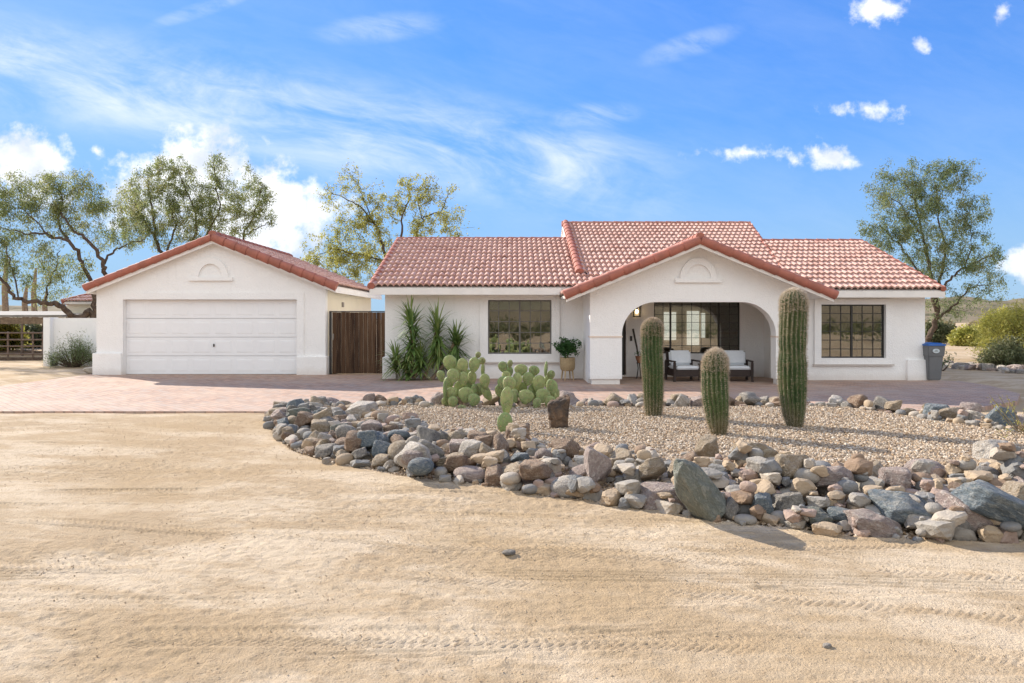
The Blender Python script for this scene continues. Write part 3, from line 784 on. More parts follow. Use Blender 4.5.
# ------------------------------------------------------------------ roof builders
LOBE = .152; ROW = .37
def tile_patch(O, u, v, poly, parent, name='roof_tiles', off=0.05, matl=None):
    """O origin, u,v unit vectors in the plane, poly list of (u,v) coordinates"""
    O, u, v = Vector(O), Vector(u).normalized(), Vector(v).normalized(); n = u.cross(v).normalized()
    if n.z < 0: n = -n
    P = np.array(poly); u0, v0 = P.min(0); u1, v1 = P.max(0)
    us = np.arange(u0, u1+LOBE/8, LOBE/8); nr = int(math.ceil((v1-v0)/ROW))
    prof_ = np.abs(np.sin(np.pi*us/LOBE))**.75*.064
    Vs = []; Fs = []; UV = []
    sub = 4; o = 0; rr = np.random.default_rng(int(abs(O.x*31+O.y*17))+2)
    for k in range(nr):
        jit = rr.normal(0, .003, len(us)//8+2).repeat(8)[:len(us)]
        vals = []
        fr = [0, 0.02, .35, .7, 1.0]
        for j, f in enumerate(fr):
            vv = v0+(k+f)*ROW*1.0
            if f == 1.0: vv = v0+(k+1)*ROW+.01
            hh = prof_*(1-.12*f)+.046*(1-f)+jit
            if j == 0: hh = hh-.045; hh = np.maximum(hh, -.01)
            vals.append((min(vv, v1), hh))
        for vv, hh in vals:
            pts = np.array(O)[None]+np.outer(us, np.array(u))+np.array(v)[None]*vv+np.outer(hh+off, np.array(n))
            Vs.append(pts); UV.append(np.stack([us/LOBE, np.full(len(us), k+.3)], 1))
        nn = len(us)
        for j in range(len(fr)-1):
            vm = (vals[j][0]+vals[j+1][0])/2; um = (us[:-1]+us[1:])/2
            ok = pip(um, np.full(len(um), min(max(vm, v0+1e-3), v1-1e-3)), poly)
            a = np.arange(nn-1)[ok]
            b0 = o+j*nn; b1 = o+(j+1)*nn
            Fs.append(np.stack([b0+a, b0+a+1, b1+a+1, b1+a], 1))
        o += nn*len(fr)
    me = np_mesh(np.concatenate(Vs), np.concatenate(Fs), False, np.concatenate(UV))
    return link(name, me, matl or M['tile'], parent)
def deck(O, u, v, poly, th, parent, name='roof_deck', m_=None):
    O, u, v = Vector(O), Vector(u).normalized(), Vector(v).normalized(); n = u.cross(v).normalized()
    if n.z < 0: n = -n
    top = [O+u*p[0]+v*p[1]+n*.02 for p in poly]; bot = [p-n*th for p in top]; k = len(poly)
    b = MB().add(top+bot, [tuple(range(k)), tuple(range(2*k-1, k-1, -1))]+[(i, (i+1) % k, (i+1) % k+k, i+k) for i in range(k)])
    return b.build(name, m_ or M['trim'], parent)
def caps(p0, p1, rad, parent, name='ridge_cap', L=.36, drop_=0.0):
    p0, p1 = Vector(p0), Vector(p1); D = p1-p0; n = max(1, int(round(D.length/L))); t = D.normalized()
    a = t.cross(Vector((0, 0, 1))).normalized(); b = a.cross(t).normalized(); mb = MB(); S = 12
    for i in range(n):
        q0 = p0+D*(i/n)-t*.03; q1 = p0+D*((i+1)/n); vs = []
        for q, r in ((q0, rad*1.13), (q0+t*.03, rad*1.13), (q1, rad*.94)):
            for k in range(S):
                th = 2*math.pi*k/S
                yv = math.sin(th); vs.append(q+a*math.cos(th)*r+b*yv*r*(1.0 if yv > 0 else 1.0+drop_))
        fs = [tuple(range(S-1, -1, -1)), tuple(range(2*S, 3*S))]
        for j in (0, 1):
            for k in range(S): fs.append((j*S+k, j*S+(k+1) % S, (j+1)*S+(k+1) % S, (j+1)*S+k))
        mb.add(vs, fs)
    return mb.build(name, M['cap'], parent, smooth=True)

# ------------------------------------------------------------------ HOUSE
house = empty('house', (4, 20, 0), 'white stucco ranch house with red tile roof and arched front porch', 'house')
LW = 18.4; LE = 17.9; LR = 22.3; LX0 = -3.63
sl = .41
lz_e = Z(288.5, LE); lz_r = Z(241.5, LR)
sl_l = (lz_r-lz_e)/(LR-LE)
def frontpatch(x0, y_e, z_e, y_r, z_r, poly_xy, par, th=.07):
    """poly in (x, y) plan -> slope plane patch"""
    s = (z_r-z_e)/(y_r-y_e); L = math.sqrt(1+s*s); O = (x0, y_e, z_e); u = (1, 0, 0); v = (0, 1, s)
    P = [(x-x0, (y-y_e)*L) for x, y in poly_xy]
    tile_patch(O, u, v, P, par); deck(O, u, v, P, th, par)
def sideplane(x_e, z_e, x_r, z_r, y0, y1, par, th=.07):
    """slope plane rising from (x_e,z_e) to (x_r,z_r), running y0..y1"""
    s = Vector((x_r-x_e, 0, z_r-z_e)); L = s.length
    P = [(0, 0), (y1-y0, 0), (y1-y0, L), (0, L)]
    tile_patch((x_e, y0, z_e), (0, 1, 0), s, P, par); deck((x_e, y0, z_e), (0, 1, 0), s, P, th, par)
def backplane(x0, x1, y_r, z_r, y_e, z_e, par):
    s = Vector((0, y_r-y_e, z_r-z_e)); L = s.length; P = [(0, 0), (x1-x0, 0), (x1-x0, L), (0, L)]
    tile_patch((x0, y_e, z_e), (1, 0, 0), s, P, par); deck((x0, y_e, z_e), (1, 0, 0), s, P, .07, par)
# left wing
frontpatch(LX0, LE, lz_e, LR, lz_r, [(LX0, LE), (2.6, LE), (2.6, LR), (LX0, LR)], house)
backplane(LX0, 2.6, LR, lz_r, LR+4.4, lz_e, house)
caps((LX0, LR, lz_r+.055), (2.4, LR, lz_r+.055), .085, house)
caps((LX0+.03, LE-.02, lz_e+.07), (LX0+.03, LR, lz_r+.07), .085, house, 'rake_tiles')
# right wing
RW = 17.9; RE = 17.5; RR = 21.6; RX1 = 10.8
rz_e = Z(291.5, RE); rz_r = Z(243.5, RR)
frontpatch(6.2, RE, rz_e, RR, rz_r, [(7.0, RE), (RX1, RE), (RX1, RR), (7.78, RR), (7.22, 18.6), (7.0, 18.0)], house)
backplane(6.2, RX1, RR, rz_r, RR+4.1, rz_e, house)
caps((7.7, RR, rz_r+.055), (RX1, RR, rz_r+.055), .085, house)
caps((RX1-.03, RE-.02, rz_e+.07), (RX1-.03, RR, rz_r+.07), .06, house, 'rake_tiles')
# raised middle roof
UK = .988; UR = 24.0*UK; uz_r = Z(225.5, UR); UB = 19.0*UK
us_ = .41
def uz(y): return uz_r-us_*(UR-y)
ux0 = X(562.5, UR); UE = 17.5
xr_r = X(750, UR); xr_b = X(787.5, 18.6)
frontpatch(ux0, UE, uz(UE), UR, uz_r, [(2.05, UE), (7.0, UE), (xr_b, 18.6), (xr_r, UR), (ux0, UR), (ux0, UB), (2.05, UB)], house, .12)
backplane(ux0, xr_r, UR, uz_r, UR+5.0, uz_r-2.05, house)
caps((ux0, UR, uz_r+.055), (xr_r, UR, uz_r+.055), .085, house)
caps((ux0+.1, UB, uz(UB)+.1), (ux0+.1, UR, uz_r+.1), .11, house, 'rake_tiles')
caps((xr_b-.02, 18.6, uz(18.6)+.06), (xr_r-.03, UR, uz_r+.06), .07, house, 'rake_tiles')
# side gussets of the raised roof (close the step)
MB().prism([(UB+.3, uz(UB)-.3), (UR, uz_r-.6), (UR+4.8, uz(UB)-.5), (UR+4.8, uz(UB)-.02), (UR, uz_r-.02), (UB+.3, uz(UB)+.08)], 'x', ux0+.04, ux0+.16).build('gable_wall', M['stucco'], house)
MB().add([(xr_b-.1, 18.7, uz(18.7)-.5), (xr_r-.1, UR, uz_r-.8), (xr_r-.1, UR, uz_r-.02), (xr_b-.1, 18.7, uz(18.7)-.02),
          (xr_b-.2, 18.7, uz(18.7)-.5), (xr_r-.2, UR, uz_r-.8), (xr_r-.2, UR, uz_r-.02), (xr_b-.2, 18.7, uz(18.7)-.02)],
         [(0,1,2,3),(7,6,5,4),(0,4,5,1),(1,5,6,2),(2,6,7,3),(3,7,4,0)]).build('gable_wall', M['stucco'], house)
# porch gable
PF = 16.7; PO = 16.25; gx = X(700, PO); gz = Z(241, PO); hw = 3.10; gsl = .408
gze = gz-gsl*hw
sideplane(gx-hw, gze, gx, gz, PO, 19.6, house); 
s_ = Vector((-hw, 0, hw*gsl)); L_ = s_.length
tile_patch((gx+hw, PO, gze), (0, 1, 0), s_, [(0, 0), (3.35, 0), (3.35, L_), (0, L_)], house); deck((gx+hw, PO, gze), (0, 1, 0), s_, [(0, 0), (3.35, 0), (3.35, L_), (0, L_)], .07, house)
caps((gx, PO, gz+.10), (gx, 19.6, gz+.10), .09, house)
for sg in (-1, 1):
    caps((gx+sg*(hw+.03), PO-.03, gze+.03), (gx+sg*.02, PO-.03, gz+.03), .088, house, 'rake_tiles', .36, .25)
    mb = MB(); th = .10
    x0, x1 = gx+sg*hw, gx
    mb.prism([(x0, gze-.05), (x1, gz-.05), (x1, gz-.05-th), (x0, gze-.05-th)], 'y', PO-.02, PO+.03)
    mb.build('rake_board', M['trim'], house)
# porch front wall with the arched opening
pxL, pxR = X(590, PF), X(807, PF); oL, oR = X(622, PF), X(776, PF); zt = Z(302, PF); ry_ = .78; rx_ = .82
def rk(x): return gz-.055-gsl*abs(x-gx)
arc = [(oL, .0)] + [(oL+rx_*(1-math.cos(a)), zt-ry_+ry_*math.sin(a)) for a in np.linspace(0, math.pi/2, 14)] + \
      [(oR-rx_*(1-math.cos(a)), zt-ry_+ry_*math.sin(a)) for a in np.linspace(math.pi/2, 0, 14)] + [(oR, .0)]
# build as strips between the rake line and the arch so that every face is planar and simple
def arch_wall(y0, y1):
    mb = MB(); T = .14
    xs_ = sorted(set([pxL, pxR, gx] + [p[0] for p in arc]))
    def low(x):
        if x <= oL+1e-6 or x >= oR-1e-6: return None
        if x < oL+rx_: return zt-ry_+ry_*math.sqrt(max(0, 1-((oL+rx_-x)/rx_)**2))
        if x > oR-rx_: return zt-ry_+ry_*math.sqrt(max(0, 1-((x-oR+rx_)/rx_)**2))
        return zt
    for a, b in zip(xs_[:-1], xs_[1:]):
        if b-a < 1e-6: continue
        m_ = (a+b)/2
        if m_ < oL or m_ > oR: la = lb = T
        else:
            la = low(a) if low(a) is not None else zt-ry_; lb = low(b) if low(b) is not None else zt-ry_
        vs = [(a, y0, la), (b, y0, lb), (b, y0, rk(b)), (a, y0, rk(a)), (a, y1, la), (b, y1, lb), (b, y1, rk(b)), (a, y1, rk(a))]
        fs = [(0,1,2,3),(7,6,5,4),(0,4,5,1),(3,2,6,7)]
        mb.add(vs, fs)
    for x, zlo in ((pxL, T), (pxR, T)): mb.add([(x,y0,zlo),(x,y1,zlo),(x,y1,rk(x)),(x,y0,rk(x))], [(0,1,2,3)])
    for x in (oL, oR): mb.add([(x,y0,T),(x,y1,T),(x,y1,zt-ry_),(x,y0,zt-ry_)], [(0,1,2,3)])
    return mb
arch_wall(PF, PF+.34).build('arch_wall', M['stucco'], house)
M['mould'] = simple('moulding', (.78, .66, .56), (.74, .62, .52), 3)
for a, b in ((pxL, oL), (oR, pxR)):
    MB().box(a+.045, b-.045, PF+.04, PF+.30, -.02, .14).build('pillar_plinth', M['stucco'], house)
    MB().box(a-.012, b+.012, PF-.018, PF+.358, Z(337.5, PF), Z(335.9, PF)).build('pillar_moulding', M['mould'], house)
def ornament(cx, zb, y, w_, par):
    mb = MB(); r1 = w_*.40; r2 = w_*.27; t = .055; n = 18
    for i in range(n):
        a0 = math.pi*i/n; a1 = math.pi*(i+1)/n; k = 1.12
        q = [(cx-r1*math.cos(a), zb+.05+r1*k*math.sin(a)) for a in (a0, a1)]+[(cx-r2*math.cos(a), zb+.05+r2*k*math.sin(a)) for a in (a1, a0)]
        mb.prism(q, 'y', y-t, y+.01)
    mb.box(cx-w_/2, cx+w_/2, y-t-.01, y+.01, zb-.05, zb+.05)
    mb.build('half_round_ornament', M['stucco'], par)
ornament(X(698, PF), Z(280.5, PF), PF, X(721, PF)-X(675, PF), house)
# porch interior
PB = 19.0
def wall_with_hole(x0, x1, y0, y1, z0, z1, hx0, hx1, hz0, hz1, name, par, m_=None):
    mb = MB()
    mb.box(x0, hx0, y0, y1, z0, z1); mb.box(hx1, x1, y0, y1, z0, z1); mb.box(hx0, hx1, y0, y1, z0, hz0); mb.box(hx0, hx1, y0, y1, hz1, z1)
    return mb.build(name, m_ or M['stucco'], par)
# left wing wall + window
lwx0, lwx1, lwz0, lwz1 = X(488, LW), X(551.5, LW), Z(354, LW), Z(300, LW)
wall_with_hole(X(385, LW), pxL+.02, LW, LW+.2, -.02, 2.50, lwx0, lwx1, lwz0, lwz1, 'front_wall', house)
wx0, wx1, wz0, wz1 = X(820.5, RW), X(885, RW), Z(358, RW), Z(304.5, RW)
wall_with_hole(pxR-.02, X(925, RW)-.0, RW, RW+.2, -.02, 2.36, wx0, wx1, wz0, wz1, 'front_wall', house)
qx0, qx1, qz0, qz1 = X(654, PB), X(740, PB), Z(353.5, PB), 2.12
wall_with_hole(X(626, PB), 7.0, PB, PB+.2, -.02, 2.7, qx0, qx1, qz0, qz1, 'porch_back_wall', house)
MB().box(pxL, X(600, PB), PB, PB+.2, -.02, 2.7).build('porch_back_wall', M['stucco'], house)
MB().box(X(600, PB), X(626, PB), PB, PB+.2, 2.06, 2.7).build('door_lintel', M['stucco'], house)
MB().box(pxL, pxL+.2, PF+.34, PB, -.02, 2.45).build('porch_side_wall', M['stucco'], house); MB().box(pxR-.2, pxR, PF+.34, PB, -.02, 2.45).build('porch_side_wall', M['stucco'], house)
MB().box(pxL+.2, pxR-.2, PF+.34, PB, 2.22, 2.28).build('porch_ceiling', M['stucco'], house)
MB().box(X(626, PB)+.002, pxR-.2, PB-.03, PB, -.02, .07).build('wall_base', M['trim'], house)
# door
dr = MB().box(X(600, PB)+.03, X(626, PB)-.03, PB+.06, PB+.1, .06, 2.03).build('front_door', M['dark'], house, bevel=.004)
mb = MB(); 
for (a, b) in ((.15, .9), (1.05, 1.9)): mb.box(X(600, PB)+.13, X(626, PB)-.13, PB+.045, PB+.061, a, b)
mb.build('door_panel', M['dark'], dr, bevel=.006)
MB().tube([(X(626, PB)-.12, PB+.0, 1.0), (X(626, PB)-.12, PB+.0, 1.22)], .012).build('door_handle', M['steel'], dr)
MB().box(X(600, PB), X(626, PB), PB-.06, PB+.2, -.02, .055).build('door_step', M['stucco'], house)
# outer shell (sides, back, inner dividers)
xl, xr = X(385, LW), X(925, RW)
mb = MB()
mb.prism([(LW+.2, -.02), (LR+3.9, -.02), (LR+3.9, lz_e+.1), (LR, lz_r-.12), (LW+.2, lz_e+.14)], 'x', xl, xl+.2); mb.build('side_wall', M['stucco'], house)
mb = MB(); mb.prism([(RW+.2, -.02), (RR+3.6, -.02), (RR+3.6, rz_e+.1), (RR, rz_r-.12), (RW+.2, rz_e+.1)], 'x', xr-.2, xr); mb.build('side_wall', M['stucco'], house)
MB().box(xl+.2, 7.0, LR+3.7, LR+3.9, -.02, 2.6).build('back_wall', M['stucco'], house); MB().box(7.0, xr-.2, RR+3.4, RR+3.6, -.02, 2.5).build('back_wall', M['stucco'], house)
mb = MB(); mb.box(xl+.2, pxL, 21.2, 21.3, 0, 2.45); mb.build('room_back_wall', M['room'], house)
MB().box(pxL+.2, pxR-.2, 23.4, 23.5, 0, 2.6).build('room_back_wall', M['room'], house); MB().box(pxR, xr-.2, 21.0, 21.1, 0, 2.45).build('room_back_wall', M['room'], house)
MB().box(xl+.2, xr-.2, 19.2, 25.0, -.01, .02).build('room_floor', M['room'], house)
MB().box(xl+.2, xr-.2, 19.25, 23.4, 2.40, 2.44).build('room_ceiling', M['room'], house)
mb = MB(); yb = 23.36
for px0, px1, py0, py1 in ((664, 676, 312, 340), (687, 699, 311, 345), (701, 705, 313, 338)):
    MB().box(X(px0, yb), X(px1, yb), yb-.02, yb+.03, Z(py1, yb), Z(py0, yb)).build('far_window', M['daylit'], house)
# window assembly
def window(x0, x1, z0, z1, y, par, m_, mull, cols_n, rows_n, fr=.035, name='window', mw=.009):
    f = MB()
    yy0, yy1 = y+.05, y+.10
    f.box(x0, x0+fr, yy0, yy1, z0, z1); f.box(x1-fr, x1, yy0, yy1, z0, z1); f.box(x0+fr, x1-fr, yy0, yy1, z0, z0+fr); f.box(x0+fr, x1-fr, yy0, yy1, z1-fr, z1)
    for mx in mull: f.box(mx-.022, mx+.022, yy0-.004, yy1, z0+fr, z1-fr)
    wo = f.build(name, m_, par)
    MB().box(x0+fr-.01, x1-fr+.01, y+.072, y+.078, z0+fr-.01, z1-fr+.01).build('pane', M['glass'], wo)
    g = MB()
    for i in range(1, cols_n):
        xx = x0+(x1-x0)*i/cols_n
        if any(abs(xx-mx) < .06 for mx in mull): continue
        g.box(xx-mw, xx+mw, y+.060, y+.068, z0+fr, z1-fr)
    for j in range(1, rows_n):
        zz = z0+(z1-z0)*j/rows_n; g.box(x0+fr, x1-fr, y+.062, y+.066, zz-mw, zz+mw)
    if g.v: g.build('muntin', m_, wo)
    return wo
greyf = simple('grey_window_frame', (.16, .15, .14), (.12, .11, .10), 4, .5, .4)
w1 = window(lwx0, lwx1, lwz0, lwz1, LW, house, greyf, [(lwx0+lwx1)/2], 6, 5)
MB().box(lwx0+.04, lwx1-.04, LW+.12, LW+.14, lwz1-.25, lwz1-.03).build('blind', M['curtain'], w1)
window(wx0, wx1, wz0, wz1, RW, house, M['dark'], [(wx0+wx1)/2+.0], 6, 6)
window(qx0, qx1, qz0, qz1, PB, house, M['dark'], [X(671, PB), X(719.5, PB)], 9, 7, mw=.0055)
# window surrounds
def surround(x0, x1, z0, z1, y, par, wl=.20, wb=.20, sill=True):
    mb = MB(); t = .055; zt_ = z1+.14
    mb.box(x0-wl, x0-.0, y-t, y+.004, z0-wb, zt_); mb.box(x1, x1+wl, y-t, y+.004, z0-wb, zt_)
    mb.box(x0, x1, y-t, y+.004, z0-wb, z0); mb.box(x0, x1, y-t, y+.004, z1, zt_)
    mb.build('window_surround', M['stucco'], par)
    if sill: MB().box(x0-wl-.03, x1+wl+.03, y-t-.025, y-.002, z0-wb-.04, z0-wb).build('window_sill', simple('sill', (.60, .55, .50), (.55, .5, .46), 3), par)
surround(lwx0, lwx1, lwz0, lwz1, LW, house, .21, .20)
surround(wx0, wx1, wz0, wz1, RW, house, .17, .15)
# fascia boards, gutters
mb = MB(); mb.box(LX0, gx-hw, LE-.02, LE+.02, lz_e-.16, lz_e-.0); mb.build('fascia_board', M['trim'], house)
mb = MB(); mb.box(gx+hw, RX1, RE-.02, RE+.02, rz_e-.15, rz_e-.0); mb.build('fascia_board', M['trim'], house)
MB().box(LX0+.02, pxL, LE+.02, LW, lz_e-.12, lz_e-.09).build('soffit', M['trim'], house)
MB().box(pxR, RX1-.02, RE+.02, RW, rz_e-.11, rz_e-.08).build('soffit', M['trim'], house)
# end boards of the rakes
for (x, ye, ze, yr, zr) in ((LX0-.015, LE, lz_e, LR, lz_r), (RX1, RE, rz_e, RR, rz_r)):
    MB().prism([(ye, ze-.16), (ye, ze), (yr, zr), (yr+4.2, ze), (yr+4.2, ze-.16), (yr, zr-.18)], 'x', x, x+.03).build('end_board', M['trim'], house)
# corner bases
MB().box(xl-.06, xl+.30, LW-.06, LW+.25, -.02, Z(357, LW)).build('corner_base', M['stucco'], house, bevel=.012)
MB().box(X(906, RW), xr+.06, RW-.07, RW+.25, -.02, Z(359.5, RW)).build('corner_base', M['stucco'], house, bevel=.012)
# entry keypad on porch wall
MB().box(X(631, PB)-.03, X(631, PB)+.03, PB-.02, PB, Z(341, PB), Z(336, PB)).build('door_bell', M['dark'], house)
# porch ceiling light
cl = MB().lathe([(.05, .0), (.09, -.02), (.09, -.10), (.05, -.14)], (X(698, 17.6), 17.6), 16, 2.22).build('ceiling_light', M['globe'], house)

# wall lantern
wl_ = empty('wall_lantern', (X(636, PB), PB-.12, Z(311, PB)), 'black glass wall lantern glowing beside the front door', 'lantern')
lx, ly, lz = wl_.location
f = MB()
for sx_ in (-1, 1):
    for sy_ in (-1, 1): f.box(lx+sx_*.085-.01, lx+sx_*.085+.01, ly+sy_*.075-.01, ly+sy_*.075+.01, lz-.14, lz+.12)
f.box(lx-.11, lx+.11, ly-.10, ly+.10, lz+.12, lz+.145); f.box(lx-.095, lx+.095, ly-.085, ly+.085, lz-.165, lz-.14)
f.prism([(lx-.09, lz+.145), (lx+.09, lz+.145), (lx+.03, lz+.2), (lx-.03, lz+.2)], 'y', ly-.08, ly+.08)
f.box(lx-.04, lx+.04, ly+.08, PB-.001, lz+.0, lz+.1)
f.build('lantern_frame', M['dark'], wl_)
MB().lathe([(.012, -.05), (.035, -.02), (.04, .02), (.02, .06)], (lx, ly), 14, lz-.02).build('bulb', M['bulb'], wl_, smooth=True)

# ------------------------------------------------------------------ GARAGE
gar = empty('garage', (-8.5, 22, 0), 'detached white double garage with red tiled gable roof', 'garage')
GW = 19.73; GO = 19.5; GB = 26.4
gX0, gX1 = X(96.5, GW), X(325.5, GW); ax = X(212.5, GO); az = Z(238, GO); hwL = ax-X(87, GO); hwR = X(335, GO)-ax
gs = (az-Z(288, GO))/hwL; ezL = az-gs*hwL; gsR = gs; ezR = az-gsR*hwR
def rkg(x): return az-.10-gs*abs(x-ax)
dx0, dx1, dz1 = X(123.5, GW), X(297, GW), Z(299.5, GW)
mb = MB()
mb.prism([(gX0, -.02), (dx0, -.02), (dx0, dz1), (dx0, rkg(dx0)), (gX0, rkg(gX0))], 'y', GW, GW+.22)
mb.prism([(dx1, -.02), (gX1, -.02), (gX1, rkg(gX1)), (dx1, rkg(dx1)), (dx1, dz1)], 'y', GW, GW+.22)
mb.prism([(dx0, dz1), (dx1, dz1), (dx1, rkg(dx1)), (ax, rkg(ax)), (dx0, rkg(dx0))], 'y', GW, GW+.22)
mb.build('front_wall', M['stucco'], gar)
mb = MB(); mb.box(gX0, gX0+.2, GW+.22, GB-.3, -.02, rkg(gX0)); mb.build('side_wall', M['stucco'], gar)
mb = MB(); mb.box(gX1-.2, gX1, GW+.22, GB-.3, -.02, rkg(gX1)); mb.build('side_wall', M['cream'], gar)  # cream colour stands in for warm light bounced off the paving
mb = MB(); mb.prism([(gX0+.2, -.02), (gX1-.2, -.02), (gX1-.2, rkg(gX1-.2)), (ax, rkg(ax)), (gX0+.2, rkg(gX0+.2))], 'y', GB-.5, GB-.3); mb.build('back_wall', M['stucco'], gar)
def side2(x_e, z_e, x_r, z_r, y0, y1, par):
    s = Vector((x_r-x_e, 0, z_r-z_e)); L = s.length; P = [(0, 0), (y1-y0, 0), (y1-y0, L), (0, L)]
    tile_patch((x_e, y0, z_e), (0, 1, 0), s, P, par); deck((x_e, y0, z_e), (0, 1, 0), s, P, .07, par)
side2(ax-hwL, ezL, ax, az, GO, GB, gar); side2(ax+hwR, ezR, ax, az, GO, GB, gar)
caps((ax, GO, az+.10), (ax, GB, az+.10), .10, gar)
caps((ax-hwL-.03, GO-.03, ezL+.03), (ax-.02, GO-.03, az+.03), .085, gar, 'rake_tiles', .34, .2)
caps((ax+hwR+.03, GO-.03, ezR+.03), (ax+.02, GO-.03, az+.03), .105, gar, 'rake_tiles', .34, .2)
MB().box(ax+hwR-.02, ax+hwR+.02, GO, GB, ezR-.16, ezR-.02).build('fascia_board', M['trim'], gar)
MB().box(ax-hwL-.02, ax-hwL+.02, GO, GB, ezL-.16, ezL-.02).build('fascia_board', M['trim'], gar)
mb = MB()
for x0, x1, z0, z1 in ((ax-hwL+.02, ax, ezL, az), (ax+hwR-.02, ax, ezR, az)):
    mb.prism([(x0, z0-.06), (x1, z1-.06), (x1, z1-.15), (x0, z0-.15)], 'y', GO+.0, GO+.04)
mb.build('rake_board', M['stucco'], gar)
ornament(X(211, GW), Z(279, GW), GW, X(233, GW)-X(189, GW), gar)
# raised band round the door
mb = MB(); bt = .028; bw = .20
mb.box(dx0-bw, dx0, GW-bt, GW+.004, .0, dz1); mb.box(dx1, dx1+bw, GW-bt, GW+.004, .0, dz1); mb.box(dx0-bw, dx1+bw, GW-bt, GW+.004, dz1, dz1+bw)
mb.build('door_surround', M['stucco'], gar)
MB().box(gX0-.07, dx0-.012, GW-.09, GW+.3, -.02, Z(353, GW)).build('corner_base', M['stucco'], gar, bevel=.012)
MB().box(dx1+.012, gX1+.05, GW-.09, GW+.3, -.02, Z(356.5, GW)).build('corner_base', M['stucco'], gar, bevel=.012)
gd = MB(); dy = GW+.14
NR = 4; sh = dz1/NR
for r in range(NR): gd.box(dx0+.002, dx1-.002, dy, dy+.05, r*sh+.004, (r+1)*sh-.006)
gdo = gd.build('garage_door', M['gar'], gar, bevel=.004)
MB().box(dx0, dx1, dy+.052, dy+.06, 0, dz1).build('door_backing', M['gar'], gdo)
pn = MB(); NC = 8; cw = (dx1-dx0)/NC
for r in range(NR):
    for c in range(NC):
        x0, x1 = dx0+c*cw+.07, dx0+(c+1)*cw-.07; z0, z1 = r*sh+.09, (r+1)*sh-.09
        # chamfered raised panel
        pn.add([(x0,dy-.001,z0),(x1,dy-.001,z0),(x1,dy-.001,z1),(x0,dy-.001,z1),(x0+.035,dy-.007,z0+.035),(x1-.035,dy-.007,z0+.035),(x1-.035,dy-.007,z1-.035),(x0+.035,dy-.007,z1-.035)],
               [(0,1,5,4),(1,2,6,5),(2,3,7,6),(3,0,4,7),(4,5,6,7)])
tag(pn.build('door_panel', M['gar'], gdo))
MB().box(dx0, dx1, dy-.01, dy+.05, -.0, .018).build('door_seal', M['dark'], gdo)
MB().box(X(212, GW)-.014, X(212, GW)+.014, dy-.04, dy, Z(347, GW), Z(344, GW)).build('door_handle', M['dark'], gdo, bevel=.005)
MB().box(gX1-.002, gX1+.03, 21.6, 21.8, 1.95, 2.1).build('meter_box', M['pale_metal'], gar)

# wooden gate
gt = empty('wooden_gate', (X(355, 19.95), 19.95, 0), 'dark weathered wooden plank gate between garage and house', 'gate')
gy = 19.95; a, b = gX1+.052, xl-.065; zt_ = Z(311, gy)
mb = MB(); n = 13; pw = (b-a-.16)/n
for i in range(n):
    mb.box(a+.08+i*pw+.004, a+.08+(i+1)*pw-.004, gy+random.uniform(-.004, .004), gy+.03, .03, zt_-.03+random.uniform(-.01, .0))
mb.build('board_panel', M['gate'], gt)
mb = MB(); mb.box(a, a+.06, gy-.02, gy+.06, 0, zt_); mb.build('gate_post', M['dark'], gt)
mb = MB(); mb.box(b-.06, b, gy-.02, gy+.06, 0, zt_); mb.build('gate_post', M['dark'], gt)
mb = MB(); mb.box(a+.06, b-.06, gy-.01, gy+.04, zt_-.028, zt_); mb.build('top_rail', M['dark'], gt)
mb = MB(); mb.box(a+.10, a+.13, gy-.04, gy-.005, 1.02, 1.16); mb.tube([(a+.115, gy-.05, .98), (a+.115, gy-.05, 1.05)], .012); mb.build('gate_latch', M['pale_metal'], gt)

# white garden wall left of the garage
gw = empty('garden_wall', (X(70, 23.6), 23.6, 0), 'low white stucco yard wall left of the garage', 'wall')
mb = MB(); mb.box(X(50, 23.6), gX0-.02, 23.6, 23.8, -.05, Z(318, 23.6)); mb.build('wall_panel', M['stucco'], gw)
mb = MB(); mb.box(X(43, 23.4), X(50, 23.4)-.0, 23.4, 23.85, -.05, Z(317.5, 23.4)); mb.build('end_pillar', M['stucco'], gw, bevel=.01)
mb = MB(); mb.box(X(52, 23.5), X(56, 23.5), 23.45, 23.6, .02, .18); o = mb.build('outlet_box', M['dark'], None, bevel=.01)
tag(o, 'small black box on the ground against the white yard wall', 'box')

# small tiled building behind it
sb = empty('tiled_outbuilding', (-18, 34, 0), 'small cream outbuilding with tiled hip roof behind the left yard wall', 'outbuilding')
OY = 33.0; ox0 = X(66, OY); oz = Z(304, OY)
MB().box(ox0, ox0+6, OY, OY+5, 0, oz).build('outbuilding_wall', M['cream'], sb)
ex0 = X(62, OY-.4); ez = Z(302.5, OY-.4)
tile_patch((ex0, OY-.4, ez), (1, 0, 0), (0, 1, .42), [(0, 0), (7, 0), (7, 3.2), (3.0, 3.2)], sb)
deck((ex0, OY-.4, ez), (1, 0, 0), (0, 1, .42), [(0, 0), (7, 0), (7, 3.2), (3.0, 3.2)], .1, sb)
caps((ex0, OY-.4, ez+.06), (ex0+3.0, OY+2.55, ez+1.3), .10, sb, 'hip_cap')
MB().add([(ex0,OY-.4,ez),(ex0+3,OY+2.55,ez+1.25),(ex0,OY+5.4,ez),(ex0,OY-.4,ez-.1),(ex0+3,OY+2.55,ez+1.15),(ex0,OY+5.4,ez-.1)],[(0,1,2),(5,4,3),(0,3,4,1),(1,4,5,2),(2,5,3,0)]).build('roof_side', M['cap'], sb)

